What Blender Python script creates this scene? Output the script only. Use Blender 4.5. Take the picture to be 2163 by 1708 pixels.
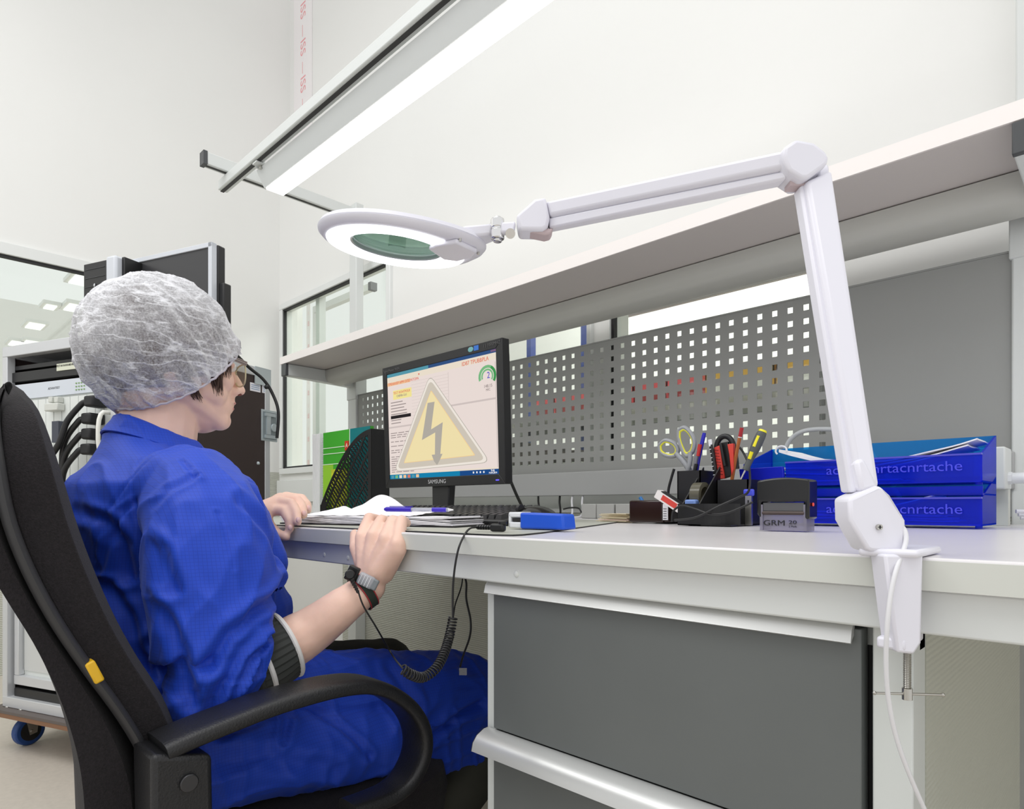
import bpy, bmesh, math, random
from mathutils import Vector, Matrix, noise
random.seed(7)
for o in list(bpy.data.objects): bpy.data.objects.remove(o)
C = bpy.context.scene.collection
PI = math.pi
# ---------------------------------------------------------------- camera, world, exposure
F = 1357.0; YAW = math.radians(44.34); HZ = 1068.0; CX = 1081.5; CZ = 0.778
cs, sn = math.cos(YAW), math.sin(YAW)
cam_d = bpy.data.cameras.new('camera'); cam = bpy.data.objects.new('camera', cam_d); C.objects.link(cam)
cam.location = (0, 0, CZ); cam.rotation_euler = (PI/2, 0, YAW)
cam_d.sensor_fit = 'HORIZONTAL'; cam_d.sensor_width = 36.0; cam_d.lens = 36.0*F/2163
cam_d.shift_y = (HZ-854.0)/2163; cam_d.clip_start = 0.05
bpy.context.scene.camera = cam
wd = bpy.data.worlds.new('world'); bpy.context.scene.world = wd; wd.use_nodes = True
wd.node_tree.nodes['Background'].inputs[0].default_value = (1.0, 1.0, 1.0, 1)
wd.node_tree.nodes['Background'].inputs[1].default_value = 0.95
vs = bpy.context.scene.view_settings
vs.view_transform = 'Standard'; vs.look = 'None'; vs.gamma = 1; vs.exposure = 0.0; vs.use_curve_mapping = False
def area(loc, size, sizey, power, rot=(0, 0, 0), col=(1, 1, 1)):
    l = bpy.data.lights.new('ceiling_panel_light', 'AREA'); l.shape = 'RECTANGLE'; l.size = size; l.size_y = sizey
    l.energy = power; l.color = col
    o = bpy.data.objects.new('ceiling_panel_light', l); C.objects.link(o); o.location = loc; o.rotation_euler = rot; return o
area((-1.2, -0.2, 3.6), 1.6, 1.6, 22)
area((0.6, -0.9, 3.4), 1.6, 1.6, 18)
area((-2.6, -1.2, 3.6), 1.4, 1.4, 30)
area((-2.0, 3.6, 3.3), 2.5, 1.2, 90)  # fill light added to brighten the lab behind the panel
area((-7.5, 0.5, 2.5), 3, 2, 60)  # extra fill, added to lift the space behind the left window

# ---------------------------------------------------------------- helpers
def P(u, v, X=None, Y=None, Z=None, D=None):
    a = (u-CX)/F; k = cs*a-sn; g = sn*a+cs; w = (HZ-v)/F
    if X is not None: D = X/k
    elif Y is not None: D = Y/g
    elif Z is not None: D = (Z-CZ)/w
    return Vector((D*k, D*g, CZ+D*w))
def PP(u, v, p0, d):                      # pixel ray with the vertical plane through p0 along d
    a = (u-CX)/F; k = cs*a-sn; g = sn*a+cs; w = (HZ-v)/F
    D = (p0[0]*d[1]-p0[1]*d[0])/(k*d[1]-g*d[0])
    return Vector((D*k, D*g, CZ+D*w))
FW = Vector((-sn, cs, 0)); RT = Vector((cs, sn, 0)); UP = Vector((0, 0, 1))
V = Vector
M = {}
def srgb(c):
    return tuple(((x/255)/12.92 if x/255 <= .04045 else ((x/255+.055)/1.055)**2.4) for x in c)
def mat(name, col, rough=.5, metal=0., emit=0., alpha=1., trans=0., spec=.5, bump=None, var=None, coat=0., sheen=0., sss=0.):
    """col in 0..255 sRGB; bump=(scale,strength,distance[,stretch]); var=(scale, amount)"""
    if name in M: return M[name]
    m = bpy.data.materials.new(name); m.use_nodes = True; nt = m.node_tree; b = nt.nodes['Principled BSDF']
    c = srgb(col)+(1,)
    b.inputs['Base Color'].default_value = c; b.inputs['Roughness'].default_value = rough; b.inputs['Metallic'].default_value = metal
    b.inputs['Specular IOR Level'].default_value = spec
    b.inputs['Alpha'].default_value = alpha; b.inputs['Transmission Weight'].default_value = trans
    b.inputs['Coat Weight'].default_value = coat
    b.inputs['Sheen Weight'].default_value = sheen
    if sss: b.inputs['Subsurface Weight'].default_value = sss; b.inputs['Subsurface Scale'].default_value = .01; b.inputs['Subsurface Radius'].default_value = (1, .35, .2)
    if emit: b.inputs['Emission Color'].default_value = c; b.inputs['Emission Strength'].default_value = emit
    tc = nt.nodes.new('ShaderNodeTexCoord')
    if var:
        n = nt.nodes.new('ShaderNodeTexNoise'); n.inputs['Scale'].default_value = var[0]; n.inputs['Detail'].default_value = 4
        nt.links.new(tc.outputs['Object'], n.inputs['Vector'])
        mr = nt.nodes.new('ShaderNodeMapRange'); mr.inputs[1].default_value = .3; mr.inputs[2].default_value = .7
        mr.inputs[3].default_value = 1-var[1]; mr.inputs[4].default_value = 1+var[1]
        nt.links.new(n.outputs['Fac'], mr.inputs[0])
        hs = nt.nodes.new('ShaderNodeVectorMath'); hs.operation = 'SCALE'; hs.inputs[0].default_value = c[:3]
        nt.links.new(mr.outputs[0], hs.inputs['Scale']); nt.links.new(hs.outputs[0], b.inputs['Base Color'])
    if bump:
        n = nt.nodes.new('ShaderNodeTexNoise'); n.inputs['Scale'].default_value = bump[0]; n.inputs['Detail'].default_value = 3
        mp = nt.nodes.new('ShaderNodeMapping')
        if len(bump) > 3: mp.inputs['Scale'].default_value = bump[3]
        nt.links.new(tc.outputs['Object'], mp.inputs[0]); nt.links.new(mp.outputs[0], n.inputs['Vector'])
        bp = nt.nodes.new('ShaderNodeBump'); bp.inputs['Strength'].default_value = bump[1]; bp.inputs['Distance'].default_value = bump[2]
        nt.links.new(n.outputs['Fac'], bp.inputs['Height']); nt.links.new(bp.outputs[0], b.inputs['Normal'])
    M[name] = m; return m
def wave_bump(m, scale, strength, dist, direction='Z', coltint=None):
    nt = m.node_tree; b = nt.nodes['Principled BSDF']; tc = nt.nodes.new('ShaderNodeTexCoord')
    w = nt.nodes.new('ShaderNodeTexWave'); w.bands_direction = direction; w.inputs['Scale'].default_value = scale
    w.inputs['Distortion'].default_value = 1.2; w.inputs['Detail'].default_value = 2; w.inputs['Detail Scale'].default_value = 2
    nt.links.new(tc.outputs['Object'], w.inputs['Vector'])
    bp = nt.nodes.new('ShaderNodeBump'); bp.inputs['Strength'].default_value = strength; bp.inputs['Distance'].default_value = dist
    nt.links.new(w.outputs['Fac'], bp.inputs['Height']); nt.links.new(bp.outputs[0], b.inputs['Normal'])

def tag(o, label=None, cat=None, group=None, kind=None):
    if label: o['label'] = label
    if cat: o['category'] = cat
    if group: o['group'] = group
    if kind: o['kind'] = kind
    return o
def wloc(o):
    v = Vector((0, 0, 0))
    while o is not None: v += o.location; o = o.parent
    return v
def thing(name, label, cat, loc, group=None):
    o = bpy.data.objects.new(name, None); o.empty_display_size = .05; C.objects.link(o); o.location = loc
    return tag(o, label, cat, group)
class MB:
    def __init__(s): s.b = bmesh.new()
    def poly(s, pts): return s.b.faces.new([s.b.verts.new(p) for p in pts])
    def box(s, a, b):
        x0, y0, z0 = [min(a[i], b[i]) for i in range(3)]; x1, y1, z1 = [max(a[i], b[i]) for i in range(3)]
        return s.hexa([(x0, y0, z0), (x1, y0, z0), (x1, y1, z0), (x0, y1, z0)], [(x0, y0, z1), (x1, y0, z1), (x1, y1, z1), (x0, y1, z1)])
    def hexa(s, lo, hi):
        n = len(lo); A = [s.b.verts.new(p) for p in lo]; B = [s.b.verts.new(p) for p in hi]
        s.b.faces.new(A[::-1]); s.b.faces.new(B)
        for i in range(n): s.b.faces.new([A[i], A[(i+1) % n], B[(i+1) % n], B[i]])
        return s
    def prism(s, pts, vec):
        vec = V(vec); pts = [V(p) for p in pts]
        return s.hexa(pts, [p+vec for p in pts])
    def obox(s, c, size, ax):             # ax = three unit vectors
        c = V(c); h = [ax[i]*size[i]/2 for i in range(3)]
        lo = [c-h[0]-h[1]-h[2], c+h[0]-h[1]-h[2], c+h[0]+h[1]-h[2], c-h[0]+h[1]-h[2]]
        return s.hexa(lo, [p+2*h[2] for p in lo])
    def loft(s, rings, cap=True, closed=True):
        R = [[s.b.verts.new(p) for p in r] for r in rings]; n = len(R[0])
        for a, b in zip(R[:-1], R[1:]):
            for i in range(n if closed else n-1): s.b.faces.new([a[i], a[(i+1) % n], b[(i+1) % n], b[i]])
        if cap and closed: s.b.faces.new(R[0][::-1]); s.b.faces.new(R[-1])
        return s
    def tube(s, pts, r, seg=10, cap=True, flat=1.0, smooth=0):
        pts = [V(p) for p in pts]
        if not isinstance(r, (list, tuple)): r = [r]*len(pts)
        r = list(r)
        for _ in range(smooth):
            q = [pts[0]]; rr = [r[0]]
            for i in range(len(pts)-1):
                q += [pts[i]*.75+pts[i+1]*.25, pts[i]*.25+pts[i+1]*.75]; rr += [r[i]*.75+r[i+1]*.25, r[i]*.25+r[i+1]*.75]
            q.append(pts[-1]); rr.append(r[-1]); pts, r = q, rr
        t0 = (pts[1]-pts[0]).normalized(); n = t0.orthogonal().normalized(); rings = []
        if abs(t0.z) < .9: n = (UP-t0*t0.z).normalized()
        for i, p in enumerate(pts):
            t = (pts[min(i+1, len(pts)-1)]-pts[max(i-1, 0)]).normalized()
            n = (n-t*n.dot(t))
            n = n.normalized() if n.length > 1e-6 else t.orthogonal().normalized()
            bn = t.cross(n)
            rings.append([p+(n*math.cos(2*PI*j/seg)+bn*math.sin(2*PI*j/seg)*flat)*r[i] for j in range(seg)])
        return s.loft(rings, cap)
    def cyl(s, a, b, r, seg=16, r2=None): return s.tube([a, b], [r, r if r2 is None else r2], seg)
    def ell(s, c, rad, seg=20, ring=12, R=None):
        c = V(c); rings = []
        for i in range(1, ring):
            th = PI*i/ring; r = []
            for j in range(seg):
                ph = 2*PI*j/seg
                p = V((rad[0]*math.sin(th)*math.cos(ph), rad[1]*math.sin(th)*math.sin(ph), rad[2]*math.cos(th)))
                r.append(c+(R @ p if R else p))
            rings.append(r)
        return s.loft(rings)
    def cap2(s, a, b, ra, rb, seg=14):     # rounded capsule
        a, b = V(a), V(b); s.tube([a, b], [ra, rb], seg); s.ell(a, (ra,)*3, seg, 8); s.ell(b, (rb,)*3, seg, 8); return s
    def lathe(s, c, prof, seg=40, ax=None, close=False):
        c = V(c); ax = ax or (V((1, 0, 0)), V((0, 1, 0)), UP)
        rings = [[c+(ax[0]*math.cos(2*PI*j/seg)+ax[1]*math.sin(2*PI*j/seg))*r+ax[2]*z for j in range(seg)] for r, z in prof]
        if close: rings.append(rings[0]); s.loft(rings, False)
        else: s.loft(rings, True)
        return s
    def build(s, name, m, parent=None, smooth=None, bevel=0., seg=2, loc=None, label=None, kind=None, weld=False):
        if weld: bmesh.ops.remove_doubles(s.b, verts=s.b.verts, dist=1e-5)
        bmesh.ops.recalc_face_normals(s.b, faces=s.b.faces)
        off = wloc(parent) if parent else (V(loc) if loc is not None else V((0, 0, 0)))
        if loc is None and parent is None and s.b.verts:
            xs = [v.co for v in s.b.verts]
            off = V(((min(p.x for p in xs)+max(p.x for p in xs))/2, (min(p.y for p in xs)+max(p.y for p in xs))/2, min(p.z for p in xs)))
        bmesh.ops.translate(s.b, verts=s.b.verts, vec=-off)
        me = bpy.data.meshes.new(name); s.b.to_mesh(me); s.b.free()
        o = bpy.data.objects.new(name, me); C.objects.link(o); me.materials.append(m)
        if parent: o.parent = parent
        else: o.location = off
        if bevel:
            bv = o.modifiers.new('bevel', 'BEVEL'); bv.width = bevel; bv.segments = seg; bv.limit_method = 'ANGLE'; bv.angle_limit = math.radians(35)
            if smooth is None: smooth = True
        if smooth:
            me.shade_smooth()
            if smooth is True:
                try: me.set_sharp_from_angle(angle=math.radians(38))
                except Exception: pass
        if label: o['label'] = label
        if kind: o['kind'] = kind
        return o
def bx(name, a, b, m, parent=None, bevel=0., **k): return MB().box(a, b).build(name, m, parent, bevel=bevel, **k)
def text(name, s, size, origin, right, up, m, parent, depth=.0004, align='CENTER', stretch=1.0):
    cu = bpy.data.curves.new(name, 'FONT'); cu.body = s; cu.size = size; cu.extrude = depth/2; cu.align_x = align; cu.align_y = 'CENTER'; cu.resolution_u = 3
    t = bpy.data.objects.new(name, cu); C.objects.link(t); bpy.context.view_layer.update()
    me = bpy.data.meshes.new_from_object(t.evaluated_get(bpy.context.evaluated_depsgraph_get()))
    bpy.data.objects.remove(t)
    n = right.cross(up); off = wloc(parent)
    for v in me.vertices: v.co = V(origin)+right*(v.co.x*stretch)+up*v.co.y+n*v.co.z-off
    me.materials.clear(); me.materials.append(m)
    o = bpy.data.objects.new(name, me); C.objects.link(o); o.parent = parent; return o
def remesh(mb, name, m, parent, voxel, smooth=6, factor=.5, disp=None, cut=None):
    o = mb.build(name, m, parent)
    md = o.modifiers.new('r', 'REMESH'); md.mode = 'VOXEL'; md.voxel_size = voxel
    sm = o.modifiers.new('s', 'SMOOTH'); sm.factor = factor; sm.iterations = smooth
    bpy.context.view_layer.update()
    me = bpy.data.meshes.new_from_object(o.evaluated_get(bpy.context.evaluated_depsgraph_get()))
    o.modifiers.clear(); o.data = me
    off = wloc(parent) if parent else o.location.copy()
    if disp:
        nn = [v.normal.copy() for v in me.vertices]
        for v, n in zip(me.vertices, nn):
            d = disp(v.co+off, n)
            if d: v.co += n*d
    if cut:
        b = bmesh.new(); b.from_mesh(me)
        for co, no in cut:
            bmesh.ops.bisect_plane(b, geom=b.verts[:]+b.edges[:]+b.faces[:], plane_co=V(co)-off, plane_no=V(no), clear_outer=True)
        b.to_mesh(me); b.free()
    me.materials.clear(); me.materials.append(m); me.shade_smooth()
    return o
def struct(o): o['kind'] = 'structure'; return o

# ---------------------------------------------------------------- materials
wallm = mat('wall_paint', (233, 233, 230), .6, var=(1.2, .015))
lowm = mat('ribbed_wallpaper', (196, 197, 186), .7); wave_bump(lowm, 38, .5, .004)
floorm = mat('linoleum', (196, 188, 176), .45, var=(60, .05), bump=(200, .1, .001))
alu = mat('window_aluminium', (226, 228, 226), .4, spec=.4)
gask = mat('black_gasket', (28, 28, 30), .6)
framew = mat('grey_white_powder_coat', (214, 217, 215), .38, bump=(900, .08, .0004))
slotm = mat('dark_slot', (52, 52, 52), .6)
capm = mat('grey_plastic_cap', (70, 72, 74), .5)
lamw = mat('laminate_top', (224, 221, 222), .28, var=(30, .012))
lamedge = mat('laminate_edge', (205, 207, 200), .45)
shelfm = mat('shelf_board', (206, 199, 196), .5, bump=(500, .1, .0003))
panelm = mat('grey_panel', (152, 153, 150), .5, bump=(1200, .08, .0003))
blk = mat('black_plastic', (22, 22, 23), .42, bump=(900, .12, .0003))
blkg = mat('gloss_black', (12, 12, 14), .18)
blkfab = mat('black_fabric', (27, 23, 26), .95, bump=(600, .8, .0015), var=(450, .45), sheen=.04)
leath = mat('black_leatherette', (26, 26, 28), .42, bump=(450, .55, .001))
chrome = mat('chrome', (225, 225, 225), .12, 1.)
steel = mat('steel', (190, 188, 182), .3, 1.)
white = mat('white_lamp_plastic', (228, 227, 236), .32)
whitec = mat('white_cable', (225, 225, 228), .45)
paper = mat('paper', (238, 236, 240), .7)
paper2 = mat('cream_paper', (226, 212, 180), .8)
def emis(name, col, s=1.):
    m = bpy.data.materials.new(name); m.use_nodes = True; nt = m.node_tree
    nt.nodes.remove(nt.nodes['Principled BSDF']); e = nt.nodes.new('ShaderNodeEmission')
    e.inputs[0].default_value = srgb(col)+(1,); e.inputs[1].default_value = s
    nt.links.new(e.outputs[0], nt.nodes['Material Output'].inputs[0]); M[name] = m; return m
tube_em = emis('lamp_diffuser', (255, 254, 250), 4.)
ring_em = emis('ring_light', (250, 252, 255), 3.)
panel_em = emis('ceiling_panel', (255, 255, 250), 1.6)  # glow of the added panels that stand for reflected ceiling lights
glassm = bpy.data.materials.new('window_glass'); glassm.use_nodes = True
_n = glassm.node_tree; _n.nodes.remove(_n.nodes['Principled BSDF'])
_t = _n.nodes.new('ShaderNodeBsdfTransparent'); _t.inputs[0].default_value = (.93, .96, .93, 1); _g = _n.nodes.new('ShaderNodeBsdfGlossy'); _g.inputs['Roughness'].default_value = .02
_x = _n.nodes.new('ShaderNodeMixShader'); _x.inputs[0].default_value = .08
_n.links.new(_t.outputs[0], _x.inputs[1]); _n.links.new(_g.outputs[0], _x.inputs[2]); _n.links.new(_x.outputs[0], _n.nodes['Material Output'].inputs[0])
def tint(name, tr, gl, fac, rough=.1, diff=None):
    m = bpy.data.materials.new(name); m.use_nodes = True; nt = m.node_tree; b = nt.nodes['Principled BSDF']
    b.inputs['Base Color'].default_value = srgb(gl)+(1,); b.inputs['Roughness'].default_value = rough
    t = nt.nodes.new('ShaderNodeBsdfTransparent'); t.inputs[0].default_value = srgb(tr)+(1,)
    x = nt.nodes.new('ShaderNodeMixShader'); x.inputs[0].default_value = fac
    nt.links.new(t.outputs[0], x.inputs[1]); nt.links.new(b.outputs[0], x.inputs[2]); nt.links.new(x.outputs[0], nt.nodes['Material Output'].inputs[0])
    M[name] = m; return m

# ---------------------------------------------------------------- room
XL, YW, DESK = -3.73, 1.80, 0.74
struct(bx('floor', (-11, -2.2, -.05), (1.5, 5.2, 0), floorm))
WL = {'y0': -.7, 'y1': 1.28, 'z0': 1.0, 'z1': 1.985}
mb = MB(); mb.box((XL-.12, -2.2, 0), (XL, 1.95, .98)); struct(mb.build('trim_1', lowm))
mb = MB(); mb.box((XL-.12, -2.2, .98), (XL, 1.95, WL['z0'])).box((XL-.12, -2.2, WL['z1']), (XL, 1.95, 5.3)).box((XL-.12, -2.2, WL['z0']), (XL, WL['y0'], WL['z1'])).box((XL-.12, WL['y1'], WL['z0']), (XL, 1.95, WL['z1']))
struct(mb.build('wall_left', wallm))
def window(name, axis, pos, a0, a1, z0, z1, w, gasket, gw=.012, thick=.05):
    """frame in the wall plane; axis 'x' = wall at constant x"""
    def q(a, z, d): return (pos+d, a, z) if axis == 'x' else (a, pos-d, z)
    fr = MB()
    for (p, r) in (((a0, z0), (a1, z0+w)), ((a0, z1-w), (a1, z1)), ((a0, z0+w), (a0+w, z1-w)), ((a1-w, z0+w), (a1, z1-w))):
        fr.box(q(p[0], p[1], -thick), q(r[0], r[1], .018))
    f = struct(fr.build(name, alu, bevel=.003))
    g = MB(); b0, b1, c0, c1 = a0+w, a1-w, z0+w, z1-w
    for (p, r) in (((b0, c0), (b1, c0+gw)), ((b0, c1-gw), (b1, c1)), ((b0, c0), (b0+gw, c1)), ((b1-gw, c0), (b1, c1))):
        g.box(q(p[0], p[1], -.01), q(r[0], r[1], .008))
    g.build('window_gasket', gask, f)
    MB().box(q(b0, c0, -.004), q(b1, c1, .0)).build('window_pane', glassm, f)
    return f
window('window_1', 'x', XL, WL['y0'], WL['y1'], WL['z0'], WL['z1'], .055, True, .014)
W1 = (-3.70, -2.556, .965, 1.985); W2 = (-2.45, -1.36, .90, 1.54); W3 = (-1.285, -.60, .90, 1.54)
mb = MB()
xs = [XL, W1[0], W1[1], W2[0], W2[1], W3[0], W3[1], 1.2]; T = .10
mb.box((XL, YW, 0), (1.2, YW+T, .90)); mb.box((XL, YW, .90), (W1[1], YW+T, W1[2]))
mb.box((XL, YW, W1[2]), (W1[0], YW+T, W1[3])); mb.box((W1[1], YW, .90), (W2[0], YW+T, 1.54)); mb.box((W1[1], YW, 1.54), (1.2, YW+T, 1.985))
mb.box((W2[1], YW, .90), (W3[0], YW+T, 1.54)); mb.box((W3[1], YW, .90), (1.2, YW+T, 1.54)); mb.box((XL, YW, 1.985), (1.2, YW+T, 2.72))
struct(mb.build('wall_back', wallm))
mb = MB(); mb.box((XL, YW+.07, 2.72), (1.2, YW+.2, 5.3)); struct(mb.build('wall_back_upper', wallm))
window('window_2', 'y', YW, W1[0], W1[1], W1[2], W1[3], .035, True, .010)
window('window_3', 'y', YW, W2[0], W2[1], W2[2], W2[3], .02, True, .004)
window('window_4', 'y', YW, W3[0], W3[1], W3[2], W3[3], .004, True, .012)
struct(bx('trim_2', (-2.9, 1.735, 0), (1.2, 1.755, .755), lowm))
struct(bx('trim_3', (-3.0, 1.73, .755), (1.2, 1.80, .768), alu))
struct(bx('trim_4', (XL+.002, YW-.02, .80), (-2.95, YW-.001, .93), alu, bevel=.004))
# next rooms seen through the glass; glowing panels stand in for reflected lights
struct(bx('wall_far_left', (-10.4, -2, 0), (-10.3, 5, 3.4), wallm))
struct(bx('wall_far_back', (-6, 4.6, 0), (1.5, 4.7, 4.2), wallm))
cab = mat('pale_green_partition', (222, 224, 216), .4)
struct(bx('wall_inner_partition', (-5.0, -.9, 0), (-4.95, .52, 3.3), cab))
for i, (u, v) in enumerate(((172, 594), (158, 652), (106, 650), (74, 690), (66, 726), (36, 727))):
    c = P(u, v, Z=2.62); r = .13 if i != 2 else .08  # emissive quads behind the glass imitate ceiling lights reflected in it
    t = thing('ceiling_light', ['square ceiling light panel seen through left window, highest and nearest the computer tower', 'ceiling light panel through left window, just under the highest one', 'small slanted ceiling light panel through left window, left of the second one', 'ceiling light panel through left window, middle one of the lower three', 'lowest ceiling light panel seen through left window, right of the pair', 'lowest ceiling light panel seen through left window, left of the pair'][i], 'light', c, 'ceiling lights in the room beyond the left window')
    MB().box((c.x-r, c.y-r*.5, c.z), (c.x+r, c.y+r*.5, c.z+.02)).build('diffuser', panel_em, t)
    MB().box((c.x-r-.03, c.y-r*.5-.03, c.z+.01), (c.x+r+.03, c.y+r*.5+.03, c.z+.04)).build('frame', alu, t)
# protective film with red print on the corner strips
film = mat('protective_film', (240, 236, 236), .4); redp = mat('red_print', (236, 158, 162), .6)
def film_strip(x0, x1, y, z0, z1, label, step=.16, s=.03):
    o = MB().box((x0, y-.002, z0), (x1, y, z1)).build('protective_film', film); tag(o, label, 'film')
    z = z0+step*.5; par = o
    while z < z1-.05:
        text('red_mark', 'ISS', s, ((x0+x1)/2, y-.0024, z), V((0, 0, -1)), V((1, 0, 0)), redp, par, .0003)
        text('red_mark', '—', s*.8, ((x0+x1)/2, y-.0024, z+step*.45), V((0, 0, -1)), V((1, 0, 0)), redp, par, .0003)
        z += step
a = P(622, 100, Y=1.87); b = P(660, 100, Y=1.87)
film_strip(a.x, b.x, 1.869, 2.74, 4.9, 'white protective film with red print running down the upper wall corner', .22, .085)
a = P(612, 800, Y=2.2); b = P(632, 800, Y=2.2); film_strip(a.x, b.x, 2.2, 1.0, 2.2, 'film strip with red print behind window, nearest the corner')
a = P(648, 800, Y=2.2); b = P(656, 800, Y=2.2); film_strip(a.x, b.x, 2.2, 1.0, 2.2, 'narrow film strip with red print behind window, beside grey frame post')

# ---------------------------------------------------------------- next lab seen over and through the panel
bluep = mat('blue_steel', (66, 84, 156), .4)
nb = thing('storage_rack', 'blue-posted storage rack behind the perforated panel', 'rack', (-1.6, 2.6, 0))
for u in (1122, 1241, 1737):
    p = P(u, 800, Y=2.62); w = .016 if u != 1241 else .028
    MB().box((p.x-w, 2.60, 0), (p.x+w, 2.64, 1.75)).build('post', bluep, nb)
bx('lower_shelf', (-2.5, 2.42, .98), (-1.9, 2.62, .99), panelm, nb)
bx('shelf', (-2.5, 2.42, 1.205), (-.75, 2.62, 1.225), panelm, nb)
bx('dark_ledge', (-2.5, 2.40, 1.115), (-.75, 2.42, 1.135), capm, nb)
bx('side_board', (-2.5, 2.60, 1.15), (-.75, 2.612, 1.204), panelm, nb)
redb = mat('red_bin', (214, 84, 92), .4); yelb = mat('yellow_bin', (214, 168, 70), .4); redd = mat('dark_red_bin_front', (150, 44, 48), .5)
def bin_(x0, x1, m, m2, lab):
    t = thing('storage_bin', lab, 'bin', ((x0+x1)/2, 2.5, 1.225), 'storage bins on the blue rack')
    b = MB(); z = 1.226; b.box((x0, 2.43, z), (x1, 2.60, z+.006)).box((x0, 2.43, z), (x0+.005, 2.60, z+.115)).box((x1-.005, 2.43, z), (x1, 2.60, z+.115)).box((x0, 2.595, z), (x1, 2.6, z+.115)).box((x0, 2.43, z+.05), (x1, 2.435, z+.11))
    b.build('bin_body', m, t); MB().box((x0+.01, 2.426, z), (x1-.01, 2.431, z+.045)).build('label_holder', m2, t)
od = ['first', 'second', 'third', 'fourth', 'fifth', 'sixth']
for i in range(6): bin_(-2.24+i*.158, -2.24+i*.158+.148, redb, redd, 'red storage bin, %s of the red row counted from the left, behind holed panel' % od[i])
for i in range(3): bin_(-1.27+i*.145, -1.27+i*.145+.135, yelb, mat('bin_label', (225, 225, 220), .5), 'yellow storage bin, %s of the yellow row counted from the left, behind holed panel' % od[i])
darkb = mat('dark_box', (62, 52, 50), .6)
for i, (x0, x1, z1) in enumerate(((-2.46, -2.36, 1.17), (-2.33, -2.10, 1.14), (-2.05, -1.94, 1.10))):
    t = MB().box((x0, 2.44, .992), (x1, 2.57, z1-.05)).build('equipment_box', darkb, bevel=.006)
    tag(t, ['small dark box on lower rack shelf, left of the first blue post', 'wide dark box on lower rack shelf between blue posts', 'low dark box on lower rack shelf by second blue post'][i], 'box', 'dark boxes on the rack')
lil = mat('lilac_board', (196, 188, 193), .5)
o = MB().box((-1.37, 1.95, 1.462), (-.70, 1.965, 1.72)).build('hanging_board', lil); tag(o, 'pale lilac-grey board hanging behind window above the holed panel', 'board')
MB().cyl((-1.35, 1.948, 1.478), (-1.35, 1.952, 1.478), .005).build('bolt', chrome, o)
# frame of another bench behind the left window
fr = thing('bench_frame', 'pale grey bench frame behind the left post, black end caps on its bars', 'frame', (-3.1, 2.35, 0))
p = P(669, 700, Y=2.35); q = P(832, 600, Y=2.35)
MB().box((p.x-.022, 2.33, 0), (p.x+.022, 2.37, CZ+(HZ-650)/F*2.35/.5)).build('post', framew, fr)
a = P(672, 655, Y=2.34); b = P(790, 606, Y=2.34)
MB().box((a.x, 2.30, a.z-.03), (b.x, 2.34, a.z+.012)).build('crossbar', framew, fr)
MB().box((b.x-.001, 2.296, a.z-.034), (b.x+.03, 2.344, a.z+.016)).build('end_cap', capm, fr)
MB().box((q.x-.02, 1.83, 0.9), (q.x+.02, 1.87, 2.2)).build('post', framew, fr)

# ---------------------------------------------------------------- workbench
wb = thing('workbench', 'light grey workbench with rear posts, upper shelf and holed back panel', 'workbench', (-1.2, 1.1, 0))
YF, YP = .55, 1.69
zt = DESK
bx('worktop', (-2.10, YF, zt-.0246), (.45, 1.66, zt), lamw, wb, bevel=.0022, seg=3)
bx('worktop_edge_band', (-2.10, YF-.0012, zt-.0240), (.45, YF+.0005, zt-.0022), lamedge, wb)
ap = bx('front_rail', (-2.08, .561, CZ-.0963), (.45, .60, zt-.0250), framew, wb, bevel=.002)
for u, v in ((685, 1171), (735, 1178), (1091, 1212)):
    p = P(u, v, Y=.561); MB().ell(p, (.0042, .002, .0042), 14, 8).build('bolt_cap', framew, ap, smooth=True)
PX0, PX1 = -2.725, -.155
for x in (PX0, PX1):
    MB().box((x-.036, YP-.01, 0), (x+.036, YP+.045, 1.30)).build('post', framew, wb, bevel=.004)
    MB().box((x-.030, YP-.005, 1.30), (x+.030, YP+.038, 2.24)).build('upright', framew, wb, bevel=.004)
    MB().box((x-.040, YP-.014, 1.29), (x+.040, YP+.049, 1.42)).build('sleeve', framew, wb, bevel=.003)
    cb = MB().box((x-.020, 1.0, 2.165), (x+.020, YP+.05, 2.215)).build('crossbar', framew, wb, bevel=.003)
    MB().box((x-.007, 1.0, 2.1635), (x+.007, YP, 2.166)).build('slot', slotm, cb)
    MB().box((x-.021, .985, 2.163), (x+.021, 1.001, 2.217)).build('end_cap', capm, cb)
# shelf + brackets + beam
SZ = CZ+.632
bx('shelf', (-2.76, 1.335, SZ), (-.12, 1.72, SZ+.034), shelfm, wb, bevel=.002)
bx('shelf_edge_band', (-2.76, 1.3338, SZ+.001), (-.12, 1.3355, SZ+.033), mat('shelf_edge', (244, 238, 234), .4), wb)
for x in (PX0, PX1+.025):
    b = MB(); b.hexa([(x-.02, 1.345, SZ-.052), (x+.02, 1.345, SZ-.052), (x+.02, YP, SZ-.062), (x-.02, YP, SZ-.062)], [(x-.02, 1.345, SZ-.001), (x+.02, 1.345, SZ-.001), (x+.02, YP, SZ-.001), (x-.02, YP, SZ-.001)])
    bb = b.build('shelf_bracket', framew, wb, bevel=.003)
    MB().box((x-.021, 1.333, SZ-.054), (x+.021, 1.347, SZ-.001)).build('end_cap', capm, bb, bevel=.002)
bm_ = mat('beam_grey', (190, 190, 184), .42)
b = MB(); x0, x1 = PX0+.02, PX1
prof = [(1.527, -.003), (1.527, -.030), (1.532, -.046), (1.545, -.058), (1.60, -.066), (1.62, -.060), (1.62, -.003)]
b.prism([(x0, y, SZ+z) for y, z in prof], (x1-x0, 0, 0)); b.build('shelf_beam', bm_, wb, smooth=True)
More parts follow.
